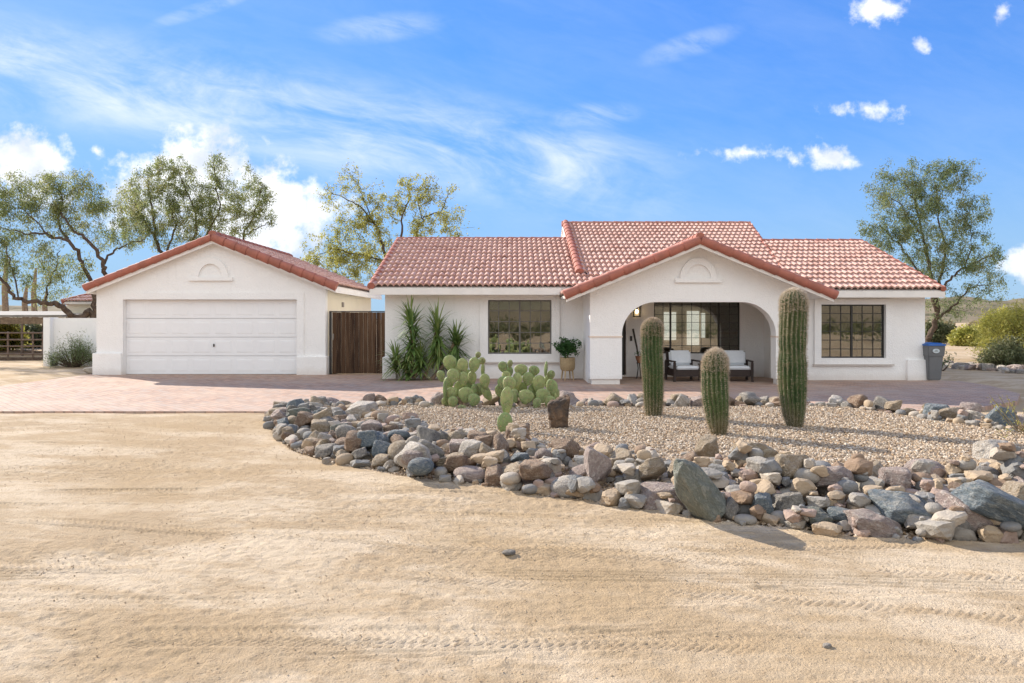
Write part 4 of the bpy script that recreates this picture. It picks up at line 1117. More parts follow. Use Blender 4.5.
# corral with shade roof
cs = empty('corral_shelter', (X(10, 34), 34, 0), 'low metal roofed corral shelter beyond the yard wall at far left', 'shelter')
cy = 30.0
MB().prism([(cy, Z(317, cy)), (cy, Z(315, cy)), (cy+7, Z(315, cy)+.25), (cy+7, Z(317, cy)+.2)], 'x', X(-160, cy), X(62, cy)).build('metal_roof', M['pale_metal'], cs)
MB().box(X(-160, cy), X(62, cy), cy+.05, cy+.15, Z(324, cy), Z(317.5, cy)).build('front_beam', M['bark_pale'], cs)
for px in (-140, -60, 20.5, 60):
    MB().tube([(X(px, cy), cy+.1, 0), (X(px, cy), cy+.1, Z(322, cy))], .05).build('post', M['steel'], cs)
    MB().tube([(X(px, cy), cy+6.6, 0), (X(px, cy), cy+6.6, Z(322, cy)+.15)], .05).build('post', M['steel'], cs)
pf = empty('pipe_fence', (X(10, 26.8), 26.8, 0), 'rusty pipe rail corral fence at the far left', 'fence')
fy = 26.8
for z in (.25, .55, .80, 1.06): 
    MB().tube([(X(-200, fy), fy, z), (X(46, fy), fy, z)], .03, 6).build('rail', M['steel'], pf)
for px in (-180, -120, -70, -30, 7, 32, 42): MB().tube([(X(px, fy), fy+.05, 0), (X(px, fy), fy+.05, 1.1)], .035, 6).build('fence_post', M['steel'], pf)
MB().box(X(-200, fy), X(46, fy), fy-.04, fy+.04, 0, .13).build('bottom_board', M['bark'], pf)

# ------------------------------------------------------------------ foliage tools
def leaves_mesh(P, size, r, droop=.4, asp=.38, spread=None):
    n = len(P)
    d = r.normal(0, 1, (n, 3)); d[:, 2] -= droop*1.2; d /= np.linalg.norm(d, axis=1)[:, None]
    s = r.normal(0, 1, (n, 3)); s -= (s*d).sum(1)[:, None]*d; s /= np.linalg.norm(s, axis=1)[:, None]
    L = size*r.uniform(.6, 1.3, n)[:, None]; Wd = L*asp
    V_ = np.stack([P, P+d*L*.5+s*Wd*.5, P+d*L, P+d*L*.5-s*Wd*.5], 1).reshape(-1, 3)
    return np_mesh(V_, np.arange(n*4).reshape(-1, 4), False)
def tree(name, label, limbs, blobs, D, leafm, n_tw, lv_per, lsize, bark='bark', seed=1, droop=.5, asp=.3, base=None, group=None, tag_cat='tree', tw_r=.018, depth_k=.8, spreadf=1.0):
    r = np.random.default_rng(seed)
    root = empty(name, base, label, tag_cat, group)
    mb = MB(); nodes = []; rads = []
    for limb in limbs:
        pts = [W(p[0], p[1], D+p[2]) for p in limb]; rr = [p[3]*.5 for p in limb]
        # smooth resample
        pp = []; rs = []
        for i in range(len(pts)-1):
            p0 = pts[max(i-1, 0)]; p1 = pts[i]; p2 = pts[i+1]; p3 = pts[min(i+2, len(pts)-1)]
            for k in range(6):
                t = k/6
                q = .5*((2*p1)+(-p0+p2)*t+(2*p0-5*p1+4*p2-p3)*t*t+(-p0+3*p1-3*p2+p3)*t**3)
                q = q+Vector(r.normal(0, .035, 3)); pp.append(q); rs.append(rr[i]*(1-t)+rr[i+1]*t)
        pp.append(pts[-1]); rs.append(rr[-1])
        mb.tube(pp, rs, 8); nodes += [tuple(p) for p in pp]; rads += rs
    N = [np.array(nodes)]; Rn = list(rads)
    # twig targets
    wt = np.array([b[2]*b[3]*b[4] for b in blobs], float); wt /= wt.sum()
    T = []
    for k in range(n_tw):
        b = blobs[r.choice(len(blobs), p=wt)]
        q = r.normal(0, 1, 3); q /= np.linalg.norm(q); q *= r.uniform(.15, 1)**.5
        rm = (b[2]+b[3])/2*depth_k
        p = W(b[0]+q[0]*b[2], b[1]-q[1]*b[3], D+b[5]+q[2]*rm*D/F)
        T.append(p[:])
    T = np.array(T); Nn = np.array(nodes)
    dmin = np.sqrt(((T[:, None]-Nn[None])**2).sum(-1)).min(1); order = np.argsort(dmin)
    Nl = [Nn]; allN = Nn.copy(); Rl = np.array(Rn); LP = []
    for k in order:
        t = T[k]; dv = t-allN; dd = np.sqrt((dv**2).sum(1)) + np.maximum(0, allN[:, 2]-t[2])*.5
        j = dd.argmin(); s = allN[j]; L = np.linalg.norm(t-s)
        if L < .08: continue
        m_ = max(3, int(L/.3)); tt = np.linspace(0, 1, m_+1)[1:]
        bend = r.normal(0, .12*L, 3); bend[2] += .10*L
        pts = s[None]+(t-s)[None]*tt[:, None]+bend[None]*(np.sin(tt*np.pi))[:, None]+r.normal(0, .02, (m_, 3))
        r0 = min(Rl[j]*.75, .010+.010*L); rr = np.linspace(r0, .006, m_+1)
        mb.tube([s]+list(pts), list(rr), 4, False)
        allN = np.concatenate([allN, pts]); Rl = np.concatenate([Rl, rr[1:]])
        # leaf clusters along outer part
        nl = int(lv_per*r.uniform(.4, 1.5)); f = r.uniform(.25, 1.05, nl)
        base_p = s[None]+(t-s)[None]*f[:, None]+bend[None]*np.sin(f*np.pi)[:, None]
        sp = min(.22, .07+.09*L)*spreadf
        off = r.normal(0, sp, (nl, 3)); off[:, 2] -= np.abs(r.normal(0, sp*droop, nl))
        LP.append(base_p+off)
    mb.build('trunk', M[bark], root, smooth=True)
    LP = np.concatenate(LP)
    link('crown', leaves_mesh(LP, lsize, r, droop, asp), M[leafm], root)
    return root

# T1 left mesquite
tree('mesquite_tree', 'spreading mesquite tree with crooked limbs behind the yard wall at the left',
     [[(100,372,0,.34),(98,335,0,.30),(92,312,0,.27),(78,318,-.3,.24),(62,307,-.6,.21),(45,302,-.8,.17),(20,300,-1,.14),(5,285,-1.2,.11),(-12,262,-1.2,.06)],
      [(98,335,0,.22),(112,300,.3,.20),(104,275,.2,.17),(103,262,0,.15),(88,240,-.3,.12),(72,228,-.5,.09),(55,205,-.6,.05)],
      [(95,318,0,.2),(92,290,0,.17),(80,258,-.3,.14),(70,242,-.6,.12),(50,236,-.8,.09),(25,233,-1,.06),(2,228,-1,.03)],
      [(70,242,-.6,.1),(58,222,-.2,.08),(62,195,0,.05),(50,178,0,.03)],
      [(103,262,0,.1),(115,250,.3,.08),(130,243,.5,.05),(145,240,.5,.03)],
      [(50,236,-.8,.06),(30,215,-.8,.04),(8,205,-.8,.02)],
      [(45,302,-.8,.08),(48,285,-.6,.07),(55,268,-.4,.05),(60,250,-.4,.03)],
      [(20,300,-1,.06),(12,270,-1,.05),(5,245,-1,.03)]],
     [(40,195,46,26,1.1,0),(70,205,40,32,1.2,0),(12,215,34,32,.9,-.5),(25,258,44,34,.8,-.6),(78,182,26,14,.8,0),(62,265,34,26,.45,-.3),(102,222,30,32,.9,.3),(8,186,28,16,.7,0),(125,215,22,40,.8,.3),(-30,230,40,50,.8,-.5),(40,288,42,16,.3,0)],
     27.0, 'leaf_mesq', 820, 52, .105, seed=3, droop=.95, asp=.26, base=(X(100, 27), 27, 0))
# T2 behind garage
tree('eucalyptus_tree', 'taller airy green tree rising directly behind the garage gable', 
     [[(200,372,0,.3),(190,300,0,.24),(165,258,0,.17),(155,235,0,.13),(152,205,0,.08),(148,180,0,.03)],
      [(190,300,0,.2),(193,250,0,.14),(196,222,0,.10),(190,200,0,.06),(180,175,0,.03)],
      [(190,300,0,.2),(230,262,.3,.14),(244,235,.3,.10),(255,210,.3,.06),(262,185,.3,.03)],
      [(193,250,0,.1),(218,215,.2,.07),(216,185,.2,.05),(214,160,.2,.03)],
      [(165,258,0,.12),(175,228,0,.07),(170,200,0,.04)],
      [(155,235,0,.08),(140,215,0,.05),(135,190,0,.03)],
      [(244,235,.3,.05),(262,226,.3,.035),(274,222,.3,.02)]],
     [(170,178,30,24,1.2,0),(155,210,28,28,1.0,0),(190,205,26,28,1.1,0),(216,170,16,20,1.0,.2),(218,205,26,32,1.0,.2),(250,205,26,32,1.0,.3),(245,172,12,10,.5,.3),(266,212,12,26,.6,.3),(140,225,22,26,.8,0),(200,232,60,18,.7,0),(132,190,16,24,.7,0)],
     31.0, 'leaf_mesq', 820, 54, .11, seed=5, droop=.85, asp=.28, base=(X(200, 31), 31, 0))
# T3 yellow
tree('yellowing_tree', 'sparse yellow-leaved tree between the garage and the house', 
     [[(405,374,0,.28),(400,320,0,.22),(388,262,0,.15),(378,232,0,.10),(365,212,-.2,.07),(345,198,-.4,.04),(325,190,-.5,.02)],
      [(400,320,0,.18),(402,250,0,.12),(402,220,0,.08),(410,195,0,.05),(400,182,0,.03)],
      [(402,320,0,.18),(415,245,.2,.11),(423,220,.2,.08),(440,212,.3,.05),(448,195,.3,.03)],
      [(423,220,.2,.06),(418,195,.2,.04),(428,178,.2,.02)],
      [(378,232,0,.07),(365,200,0,.05),(358,185,0,.03),(345,170,0,.015)],
      [(388,262,0,.09),(360,255,-.3,.06),(335,250,-.4,.04),(318,255,-.4,.02)]],
     [(360,240,38,28,1.0,0),(375,212,24,20,.8,0),(350,266,46,22,1.1,0),(435,228,32,16,.7,.2),(410,190,32,20,.6,0),(440,196,22,20,.55,.2),(322,252,26,24,.6,-.2),(348,200,34,34,.4,-.2),(458,222,18,18,.35,.3),(398,268,30,20,.9,0),(345,175,20,16,.25,0),(420,212,40,24,.5,.1)],
     32.0, 'leaf_yel', 700, 38, .11, seed=8, droop=.5, asp=.4, base=(X(405, 32), 32, 0))
# T4 right
tree('mesquite_tree', 'tall grey-green tree behind the right end of the house', 
     [[(926,352,0,.26),(928,340,0,.22),(936,318,0,.19),(932,290,0,.16),(930,265,0,.12),(922,235,0,.09),(915,205,0,.05),(905,180,0,.03)],
      [(936,318,0,.16),(940,280,.2,.11),(945,250,.2,.08),(938,215,.2,.05),(935,185,.2,.03)],
      [(934,300,0,.12),(950,280,-.2,.09),(965,268,-.3,.07),(985,258,-.3,.05),(1000,252,-.3,.03)],
      [(934,322,0,.12),(955,305,-.2,.08),(968,290,-.2,.05),(985,285,-.2,.03)],
      [(932,290,0,.10),(912,262,0,.07),(895,240,0,.05),(880,225,0,.03)],
      [(965,268,-.3,.05),(972,240,-.2,.04),(965,215,-.2,.02)],
      [(922,235,0,.06),(900,205,0,.04),(885,190,0,.02)]],
     [(935,180,36,24,.9,0),(900,196,38,32,.9,0),(960,175,24,20,.5,0),(905,168,26,12,.4,0),(885,235,26,20,1.0,0),(930,225,40,30,1.2,0),(970,210,26,24,.7,0),(970,255,34,24,1.0,-.2),(985,285,24,20,.8,-.3),(920,265,32,20,1.0,0),(948,300,28,18,.6,0),(868,228,14,10,.6,0),(955,170,18,10,.5,0)],
     27.0, 'leaf_euc', 920, 50, .105, seed=12, droop=.7, asp=.26, base=(X(926, 27), 27, 0))

def shrub(name, label, px, by_, wpx, hpx, leafm, n_st, lv, lsize, seed, cat='shrub', group=None, d=None, rise=.3, asp=.3, bark='bark', depthf=.7):
    r = np.random.default_rng(seed)
    b = G(px, by_) if d is None else Vector((X(px, d), d, 0)); D = b.y; Wd = wpx*D/F/2; Hh = hpx*D/F
    root = empty(name, b, label, cat, group); mb = MB(); LP = []
    for k in range(n_st):
        a = r.uniform(0, 2*math.pi); q = r.uniform(0, 1)**.6; el = math.sqrt(max(0.02, 1-q*q*.9))
        h = Hh*el*r.uniform(rise, 1.0)
        tip = np.array([b.x+math.cos(a)*q*Wd, b.y+math.sin(a)*q*Wd*depthf, b.z+h])
        s = np.array([b.x+math.cos(a)*q*Wd*.12, b.y+math.sin(a)*q*Wd*.12, b.z-.02])
        mid = (s+tip)/2+np.array([math.cos(a)*Wd*.05, 0, Hh*.1])+r.normal(0, .04, 3)
        mb.tube([s, (s+mid)/2+r.normal(0, .02, 3), mid, (mid+tip)/2+r.normal(0, .03, 3), tip], [.02*Hh+.004, .012*Hh+.004, .008*Hh+.003, .006, .004], 4, False)
        nl = int(lv*r.uniform(.5, 1.4)); f = r.uniform(.35, 1.05, nl)[:, None]
        LP.append(mid*(1-f)+tip*f + r.normal(0, .075*Hh+.02, (nl, 3)))
    mb.build('stems', M[bark], root)
    LP = np.concatenate(LP); LP[:, 2] = np.maximum(LP[:, 2], b.z+.03)
    link('foliage', leaves_mesh(LP, lsize, r, .0, asp), M[leafm], root)
    return root
shrub('desert_shrub', 'feathery green bush growing against the white yard wall', 74, 367, 52, 34, 'leaf_euc', 70, 60, .09, 21, asp=.16)
shrub('palo_verde_bush', 'large yellow-green bush at the right edge beyond the drive', 1030, 362, 112, 62, 'leaf_palo', 200, 130, .15, 22, asp=.13)
shrub('desert_shrub', 'dark low bush in front of the yellow-green bush at the right edge', 1006, 370, 50, 34, 'leaf_scrub', 90, 80, .11, 23, asp=.22)
shrub('desert_shrub', 'thin leafy sapling just right of the trash bin', 941, 371, 22, 30, 'leaf_euc', 14, 26, .10, 24)
far = [(966,346,30,20,'leaf_palo','yellow-green far bush left of the large right bush'),(938,344,34,24,'leaf_scrub','dull green far bush behind the trash bin'),
       (1000,342,50,34,'leaf_palo','pale green far bush behind the large right bush'),(1045,345,60,34,'leaf_scrub','far bush past the right edge'),
       (5,350,50,26,'leaf_palo','olive bush behind the corral at the left edge'),(30,348,44,24,'leaf_scrub','green bush behind the corral by the wall end'),
       (-30,352,60,30,'leaf_palo','bush behind the corral past the left edge')]
for i, (px, by_, w_, h_, lm, lab) in enumerate(far):
    shrub('far_bush', lab, px, by_, w_, h_, lm, 90, 70, .26, 60+i, 'bush', 'bushes in the distance', asp=.3)
# bare dark trunks far left
for i, (px, tp) in enumerate(((5, 255), (25, 285), (34, 268), (45, 290))):
    d = 44+i*2
    t_ = tag(MB().tube([(X(px, d), d, 0), (X(px+1, d), d, 1.5), (X(px-.5, d), d, Z((tp+320)/2, d)), (X(px+2, d), d, Z(tp, d))], [.26, .2, .16, .07], 8).build('bare_trunk', M['bark_pale'], None, smooth=True),
        'bare grey tree trunk standing far beyond the corral roof, ' + ['leftmost of four', 'second from the left', 'third from the left', 'rightmost of four'][i], 'tree trunk', 'bare trunks beyond the corral')
# distant scrub masses
def scrub(n, xr_, yr_, hr, leafm, seed, lv, lsz, name, label):
    r = np.random.default_rng(seed); LP = []
    for k in range(n):
        x = r.uniform(*xr_); y = r.uniform(*yr_); h = r.uniform(*hr)
        q = r.normal(0, 1, (lv, 3)); q /= np.linalg.norm(q, axis=1)[:, None]; q *= r.uniform(0, 1, (lv, 1))**.4
        q[:, 2] = np.abs(q[:, 2]); P = q*np.array([h*1.1, h*1.1, h]); LP.append(P+np.array([x, y, 0]))
    return tag(link(name, leaves_mesh(np.concatenate(LP), lsz, r, 0, .45), M[leafm]), label, 'scrub', kind='stuff')
scrub(150, (45, 330), (75, 260), (.8, 2.4), 'leaf_dry', 71, 150, .6, 'distant_scrub', 'dry scrub and brush dotting the flat land far right')
scrub(110, (-330, -40), (75, 260), (1.0, 3.0), 'leaf_scrub', 72, 150, .6, 'distant_scrub', 'dark scrub far behind the corral at the left')
scrub(260, (-60, 60), (-75, -9), (.7, 2.4), 'leaf_scrub', 73, 170, .32, 'distant_scrub', 'desert scrub across the road facing the house')
scrub(90, (14, 60), (30, 75), (.2, .55), 'leaf_dry', 74, 120, .16, 'dry_weeds', 'low dry weeds on the open land right of the house')
# hills
def hills(cx, cy, wx, wy, hh, seed, name='hills', n=90):
    gx_ = np.linspace(-1, 1, n); A, B = np.meshgrid(gx_, gx_)
    e = np.clip(1-(A**2+B**2), 0, 1)**.8
    h_ = e*hh*(.75+1.6*fbm(A*3+seed, B*3, 5, seed)) - .6
    V_ = np.stack([cx+A*wx, cy+B*wy, h_], -1).reshape(-1, 3); ix = np.arange(n*n).reshape(n, n)
    Q_ = np.stack([ix[:-1, :-1], ix[:-1, 1:], ix[1:, 1:], ix[1:, :-1]], -1).reshape(-1, 4)
    return tag(link(name, np_mesh(V_, Q_, True), M['hill']), kind='structure')
hills(520, 760, 420, 160, 26, 4)
hills(330, 560, 140, 70, 9, 6)
hills(-700, 900, 500, 200, 18, 8)
hills(0, -170, 260, 110, 26, 9)

# ------------------------------------------------------------------ cacti
def f_cactus(t, bs):
    v = co(t); g = t.node('ShaderNodeNewGeometry')
    z = t.sep(g.outputs['Position'])[2]
    n = t.noise(v, 6, 5, .6)
    c = t.mix(t.ss(n, .3, .7), (.035, .07, .02), (.075, .11, .035))
    c = t.mix(t.m('MULTIPLY', t.ss(t.noise(v, 1.6, 3), .52, .7), .35), c, (.16, .14, .06))
    hz = t.m('ADD', z, t.m('MULTIPLY', t.noise(v, 5, 5, .7), .5))
    c = t.mix(t.m('MULTIPLY', t.m('SUBTRACT', 1.0, t.ss(hz, .30, .75)), .75), c, (.17, .135, .085))
    sc = t.noise(v, 9, 4, .7); c = t.mix(t.m('MULTIPLY', t.ss(sc, .60, .68), .7), c, (.22, .17, .10))
    t.put(bs.inputs['Base Color'], c); bump(t, bs, n, .01)
M['cactus'] = mat('cactus_skin', f_cactus, .6, .3)
M['spine'] = leafmat('cactus_spines', [(.20, .145, .08), (.42, .33, .22), (.60, .50, .38)], .15)
M['crownspine'] = leafmat('cactus_crown_spines', [(.42, .31, .21), (.60, .48, .36), (.74, .65, .53)], .15)
def columnar(label, px, by_, top, wpx, prof, seed, lean=0.0, ribs=18):
    base0 = G(px, by_, .11); D = base0.y; b = Vector((base0.x, D, bedz(base0.x, D)-.02))
    Hh = Z(top, D)-b.z; R0 = wpx*D/F/2/1.06; r = np.random.default_rng(seed)
    root = empty('columnar_cactus', b, label, 'cactus', 'columnar cacti in the gravel bed')
    NA = ribs*8; NZ = 90; V_ = []; 
    zz = np.linspace(0, 1, NZ); th = np.linspace(0, 2*np.pi, NA, endpoint=False)
    def prof_r(t):
        p = np.interp(t, [q[0] for q in prof], [q[1] for q in prof])
        cap_len = R0*.95/Hh
        return p*np.where(t > 1-cap_len, np.sqrt(np.clip(1-((t-(1-cap_len))/cap_len)**2, 0, 1)), 1)
    rs = prof_r(zz); ribd = .25
    for i, t in enumerate(zz):
        w_ = .05*math.sin(t*7+seed)+.02*math.sin(t*17+seed*3)
        rib = np.abs(np.cos((th+w_)*ribs/2))**.75
        rad = R0*rs[i]*(1-ribd+ribd*rib*1.0)*(1+.012*np.sin(t*60+th*3))
        cx_ = lean*t*Hh + .015*math.sin(t*5+seed); cy_ = .012*math.cos(t*4+seed)
        V_.append(np.stack([b.x+cx_+rad*np.cos(th), b.y+cy_+rad*np.sin(th), np.full(NA, b.z+t*Hh)], 1))
    V_ = np.concatenate(V_); ix = np.arange(NA*NZ).reshape(NZ, NA); nxt = np.roll(ix, -1, 1)
    Q_ = np.stack([ix[:-1], nxt[:-1], nxt[1:], ix[1:]], -1).reshape(-1, 4)
    link('cactus_body', np_mesh(V_, Q_, True), M['cactus'], root)
    # spines
    P = []; Nn = []; big = []
    for k in range(ribs):
        for z in np.arange(.02, Hh, .024):
            t = z/Hh; w_ = .05*math.sin(t*7+seed)+.02*math.sin(t*17+seed*3); a = 2*math.pi*k/ribs-w_
            rad = R0*float(prof_r(np.array([t]))[0])
            if rad < .02: continue
            cx_ = lean*z+.015*math.sin(t*5+seed)
            for q in range(13 if t > .80 else 9):
                P.append((b.x+cx_+rad*math.cos(a), b.y+rad*math.sin(a), b.z+z)); Nn.append((math.cos(a), math.sin(a), .15+.9*max(0, t-.9)*10)); big.append(t)
    # woolly crown
    ncr = 2600; tt = 1-(R0*1.7/Hh)*r.uniform(0, 1, ncr)**1.6; aa = r.uniform(0, 2*np.pi, ncr)
    rr = R0*prof_r(tt); CP = np.stack([b.x+lean*tt*Hh+.015*np.sin(tt*5+seed)+rr*np.cos(aa), b.y+rr*np.sin(aa), b.z+tt*Hh], 1)
    CN = np.stack([np.cos(aa)*rr/R0, np.sin(aa)*rr/R0, .25+(1-rr/R0)], 1)
    def spikes(P_, N_, L, wd, spread):
        P_ = np.array(P_); N_ = np.array(N_, float); N_ /= np.linalg.norm(N_, axis=1)[:, None]
        n = len(P_); d = N_+r.normal(0, spread, (n, 3)); d /= np.linalg.norm(d, axis=1)[:, None]
        s = np.cross(d, r.normal(0, 1, (n, 3))); s /= np.linalg.norm(s, axis=1)[:, None]
        l = L*r.uniform(.5, 1.3, n)[:, None]
        return np_mesh(np.stack([P_-s*wd, P_+s*wd, P_+d*l], 1).reshape(-1, 3), np.arange(n*3).reshape(-1, 3), False)
    tag(link('spines', spikes(P, Nn, .036, .0021, .85), M['spine'], root), kind='stuff')
    tag(link('crown_spines', spikes(CP, CN, .040, .0022, .55), M['crownspine'], root), kind='stuff')
    return root
columnar('ribbed columnar cactus of middle height, leftmost of three, in front of the porch', 652.5, 416, 319, 22, [(0,.72),(.12,.88),(.5,1.0),(.85,1.0),(1,1.0)], 1, .005)
columnar('shortest and stoutest ribbed columnar cactus, between the other two', 717.5, 435, 349.5, 27, [(0,.50),(.15,.78),(.45,1.0),(.8,.98),(1,.85)], 2, -.03)
columnar('tallest ribbed columnar cactus with a pinched waist, right of the porch arch', 794, 427, 289.5, 28, [(0,.55),(.12,.82),(.3,1.0),(.47,1.02),(.545,.92),(.6,.97),(.8,.98),(1,.95)], 3, -.012, 19)

# prickly pears
def f_pad(t, bs):
    v = co(t); n = t.noise(v, 5, 4, .6)
    oi = t.node('ShaderNodeObjectInfo').outputs['Random']
    c = t.mix(oi, (.19, .265, .10), (.33, .36, .14)); c = t.mix(t.ss(n, .4, .7), c, (.17, .22, .08))
    vor = t.node('ShaderNodeTexVoronoi', {'Scale': 22.0, 'Vector': v})
    c = t.mix(t.m('SUBTRACT', 1.0, t.ss(vor.outputs['Distance'], .14, .26)), c, (.36, .28, .13))
    t.put(bs.inputs['Base Color'], c); bump(t, bs, vor.outputs['Distance'], .01, .5)
M['pad'] = mat('prickly_pear_pad', f_pad, .55, .35)
def pear(label, basepx, by_, pads, seed, Dz):
    g = G(basepx, by_, .08); root = empty('prickly_pear', (g.x, g.y, bedz(g.x, g.y)), label, 'cactus'); r = np.random.default_rng(seed)
    V0, F0 = ICO3
    for i, (px, py, w_, h_, rot, yaw, dd) in enumerate(pads):
        D = g.y+dd; c = W(px, py, D); a = w_*D/F/2*1.1; h = h_*D/F/2*1.08
        # obovate pad: narrower at the base
        P = V0.copy(); tp = (P[:, 2]+1)/2
        wsc = .55+.45*np.sin(np.clip(tp*1.25+.18, 0, math.pi/2*1.15)*1.2)
        P = np.stack([P[:, 0]*wsc/.98, P[:, 1]*.018/max(a, .03)*1.1*(1+.4*(1-tp)), P[:, 2]], 1)
        P = P*(1+.02*n3(V0, 2.0, seed+i))[:, None]
        P = P*np.array([a, max(a, .03), h])
        P[:, 1] += (P[:, 0]**2/max(a, .01)*.12)
        me = np_mesh(P, F0, True)
        o = link('pad', me, M['pad'])
        mt = Matrix.Translation(c) @ Matrix.Rotation(yaw, 4, 'Z') @ Matrix.Rotation(rot, 4, 'Y')
        o.parent = root; o.matrix_parent_inverse = parent_world(root).inverted(); o.matrix_basis = mt
        # spine tufts belong to the pad's surface
        n = 70; u = r.uniform(-.85, .85, (n, 2)); k = (u**2).sum(1) < .8; u = u[k]
        S = []; T_ = []
        for x_, z_ in u:
            t_ = (z_+1)/2; ws = .55+.45*math.sin(min(t_*1.25+.18, 1.8)*1.2)
            px_ = x_*a*ws; pz = z_*h; y_ = -.02*(1-x_*x_*.6)+px_**2/max(a, .01)*.12
            for q in range(3):
                d = np.array([r.normal(0, .5), -1, r.normal(0, .5)]); d /= np.linalg.norm(d); b0 = len(S)
                S += [(px_-.002, y_, pz), (px_+.002, y_, pz), (px_+d[0]*.03, y_+d[1]*.03, pz+d[2]*.03)]; T_.append((b0, b0+1, b0+2))
        if S:
            so = link('pad_spines', np_mesh(np.array(S), np.array(T_), False), M['spine']); so.parent = o; tag(so, kind='stuff')
    mb = MB(); bz = root.location.z
    mb.tube([(g.x, g.y, bz-.03), (g.x+.02, g.y, bz+.12), (g.x+.06, g.y, bz+.22)], [.06, .05, .03], 8); mb.tube([(g.x+.1, g.y+.05, bz-.03), (g.x-.1, g.y, bz+.13)], [.05, .03], 8)
    mb.build('woody_stem', M['bark_pale'], root, smooth=True)
    return root
pear('broad prickly pear cactus with flat green pads, left of the pair', 462, 409,
 [(450,363,13,15,-.1,.3,.1),(451,366,11,12,.1,-.5,.25),(441,376,8,11,-.2,.2,0),(453,376,12,14,.1,0,-.1),(463,366,11,15,-.15,.3,.0),(474,365,11,15,.15,-.2,0),(478,355,5.5,6.5,.5,0,.05),(482,361,7,7,.7,.3,.0),
  (463,379,10,14,.1,.1,-.05),(472,378,9,13,.0,-.3,.1),(483,370,6,14,.05,1.1,.1),(485,381,10,14,-.1,.2,-.05),(466,395,15,15,.1,.1,-.1),(475,391,9,14,-.2,.7,.05),(453,402,10,11,-.1,.2,-.15),(445,391,6,19,-.05,1.2,-.1),
  (487,393,10,18,-.6,.7,.05),(462,408,8,6,.2,0,-.25),(460,389,12,16,.0,.3,.15),(448,384,11,14,.2,-.4,.2),(470,386,11,14,-.2,.4,.15),(479,390,11,13,.15,-.2,.1),(452,394,12,13,-.15,.2,-.05),(474,400,12,12,.3,.2,-.2),(457,372,10,13,.2,-.5,.2),(446,402,9,10,-.3,.5,.0),(468,376,10,12,.05,.4,.25)], 4, 0)
pear('second prickly pear with one pad hanging low to the front, beside the dark stump', 520, 409,
 [(503,367,9,11,-.3,.2,.1),(510,364,5.5,8,.2,.3,.1),(506,376,9,10,.1,-.3,.05),(521,370,13,11,.0,.0,.1),(534,371,11,10,.3,.2,.1),(546,369,6,15,.25,1.15,.1),(504,383,13,13,.0,.2,-.1),(517,380,11,14,.1,-.6,-.05),(528,379,11,13,.1,.2,.0),
  (539,384,13,17,.15,.3,.05),(552,388,12,17,-.2,-.4,.1),(526,397,15,14,.2,.0,-.1),(543,396,15,14,.3,.2,-.05),(515,396,8,14,-.1,.3,-.05),(537,404,8,12,.1,.1,-.2),(507,401,13,27,.05,.3,-2.5),(505,424,15,22,.0,.1,-2.6),(509,384,13,15,.15,-.2,-2.45),(512,407,8,12,-.2,.7,-.2),(551,375,8,9,.2,.2,.15),(557,396,8,13,.3,.9,.1),(513,387,12,14,.1,-.3,.15),(534,391,12,14,-.1,.4,.1),(548,382,10,13,.1,-.4,.25),(522,389,11,13,.2,.3,.2),(500,391,10,13,-.2,.4,.1),(550,402,11,12,.3,.1,-.05),(530,378,10,12,-.1,-.4,.25),(509,372,9,11,.1,.4,.3)], 5, 0)

# dark petrified stump
s_g = G(559, 429, .11); D = s_g.y
r = np.random.default_rng(50); V0, F0 = ICO4
V0 = ICO5[0]; F0 = ICO5[1]; P, _ = rock_arrays('angular', 4321, ICO5); P = np.sign(P)*np.abs(P)**.75; P *= np.array([.135, .12, .25])
P[:, 0] *= 1+.28*np.clip(P[:, 2]/.24, -.2, 1); P[:, 2] += .06*P[:, 0]/.13*(P[:, 2] > 0)
P *= (1+.10*n3(V0*np.array([1, 1, .25]), 5, 3))[:, None]; P += np.array([s_g.x, D, bedz(s_g.x, D)+.17])
P *= 1.0
M['stump'] = simple('dark_stump', (.17, .11, .07), (.06, .048, .04), 9, .85, .2, .04, 16)
tag(link('tree_stump', np_mesh(P, F0, True), M['stump']), 'short dark brown stump standing upright in the gravel bed', 'stump')

# ------------------------------------------------------------------ yuccas
def yucca(label, heads, stems, seed, D, base):
    root = empty('yucca_plant', base, label, 'plant'); r = np.random.default_rng(seed)
    mb = MB()
    for st_ in stems: mb.tube([W(p[0], p[1], D+p[2]) for p in st_], [.05]+[.04]*(len(st_)-1), 8)
    mb.build('stem', M['bark_pale'], root, smooth=True)
    V_ = []; Q_ = []
    for (px, py, rad, n, upb, length) in heads:
        c = np.array(W(px, py, D))
        for k in range(n):
            dz = r.uniform(-rad*.9, rad*.5)*D/F
            a = r.uniform(0, 2*np.pi); el = np.clip(r.normal(upb, .5), -.9, 1.45); L = length*1.3*r.uniform(.6, 1.1)
            d = np.array([math.cos(a)*math.cos(el), math.sin(a)*math.cos(el), math.sin(el)]); s = np.array([-math.sin(a), math.cos(a), 0])
            p = c+np.array([0, 0, dz])+r.normal(0, .02, 3); o = len(V_); m = 5; wd = .027
            for j in range(m+1):
                t = j/m; ww = wd*(1-t)**.6*(1 if t > .05 else .7); V_.append(p-s*ww); V_.append(p+s*ww)
                p = p+d*L/m; d = d+np.array([0, 0, -.12-.07*t]); d /= np.linalg.norm(d)
            for j in range(m): Q_.append((o+2*j, o+2*j+1, o+2*j+3, o+2*j+2))
    link('leaves', np_mesh(np.array(V_), np.array(Q_), False), M['leaf_yucca'], root)
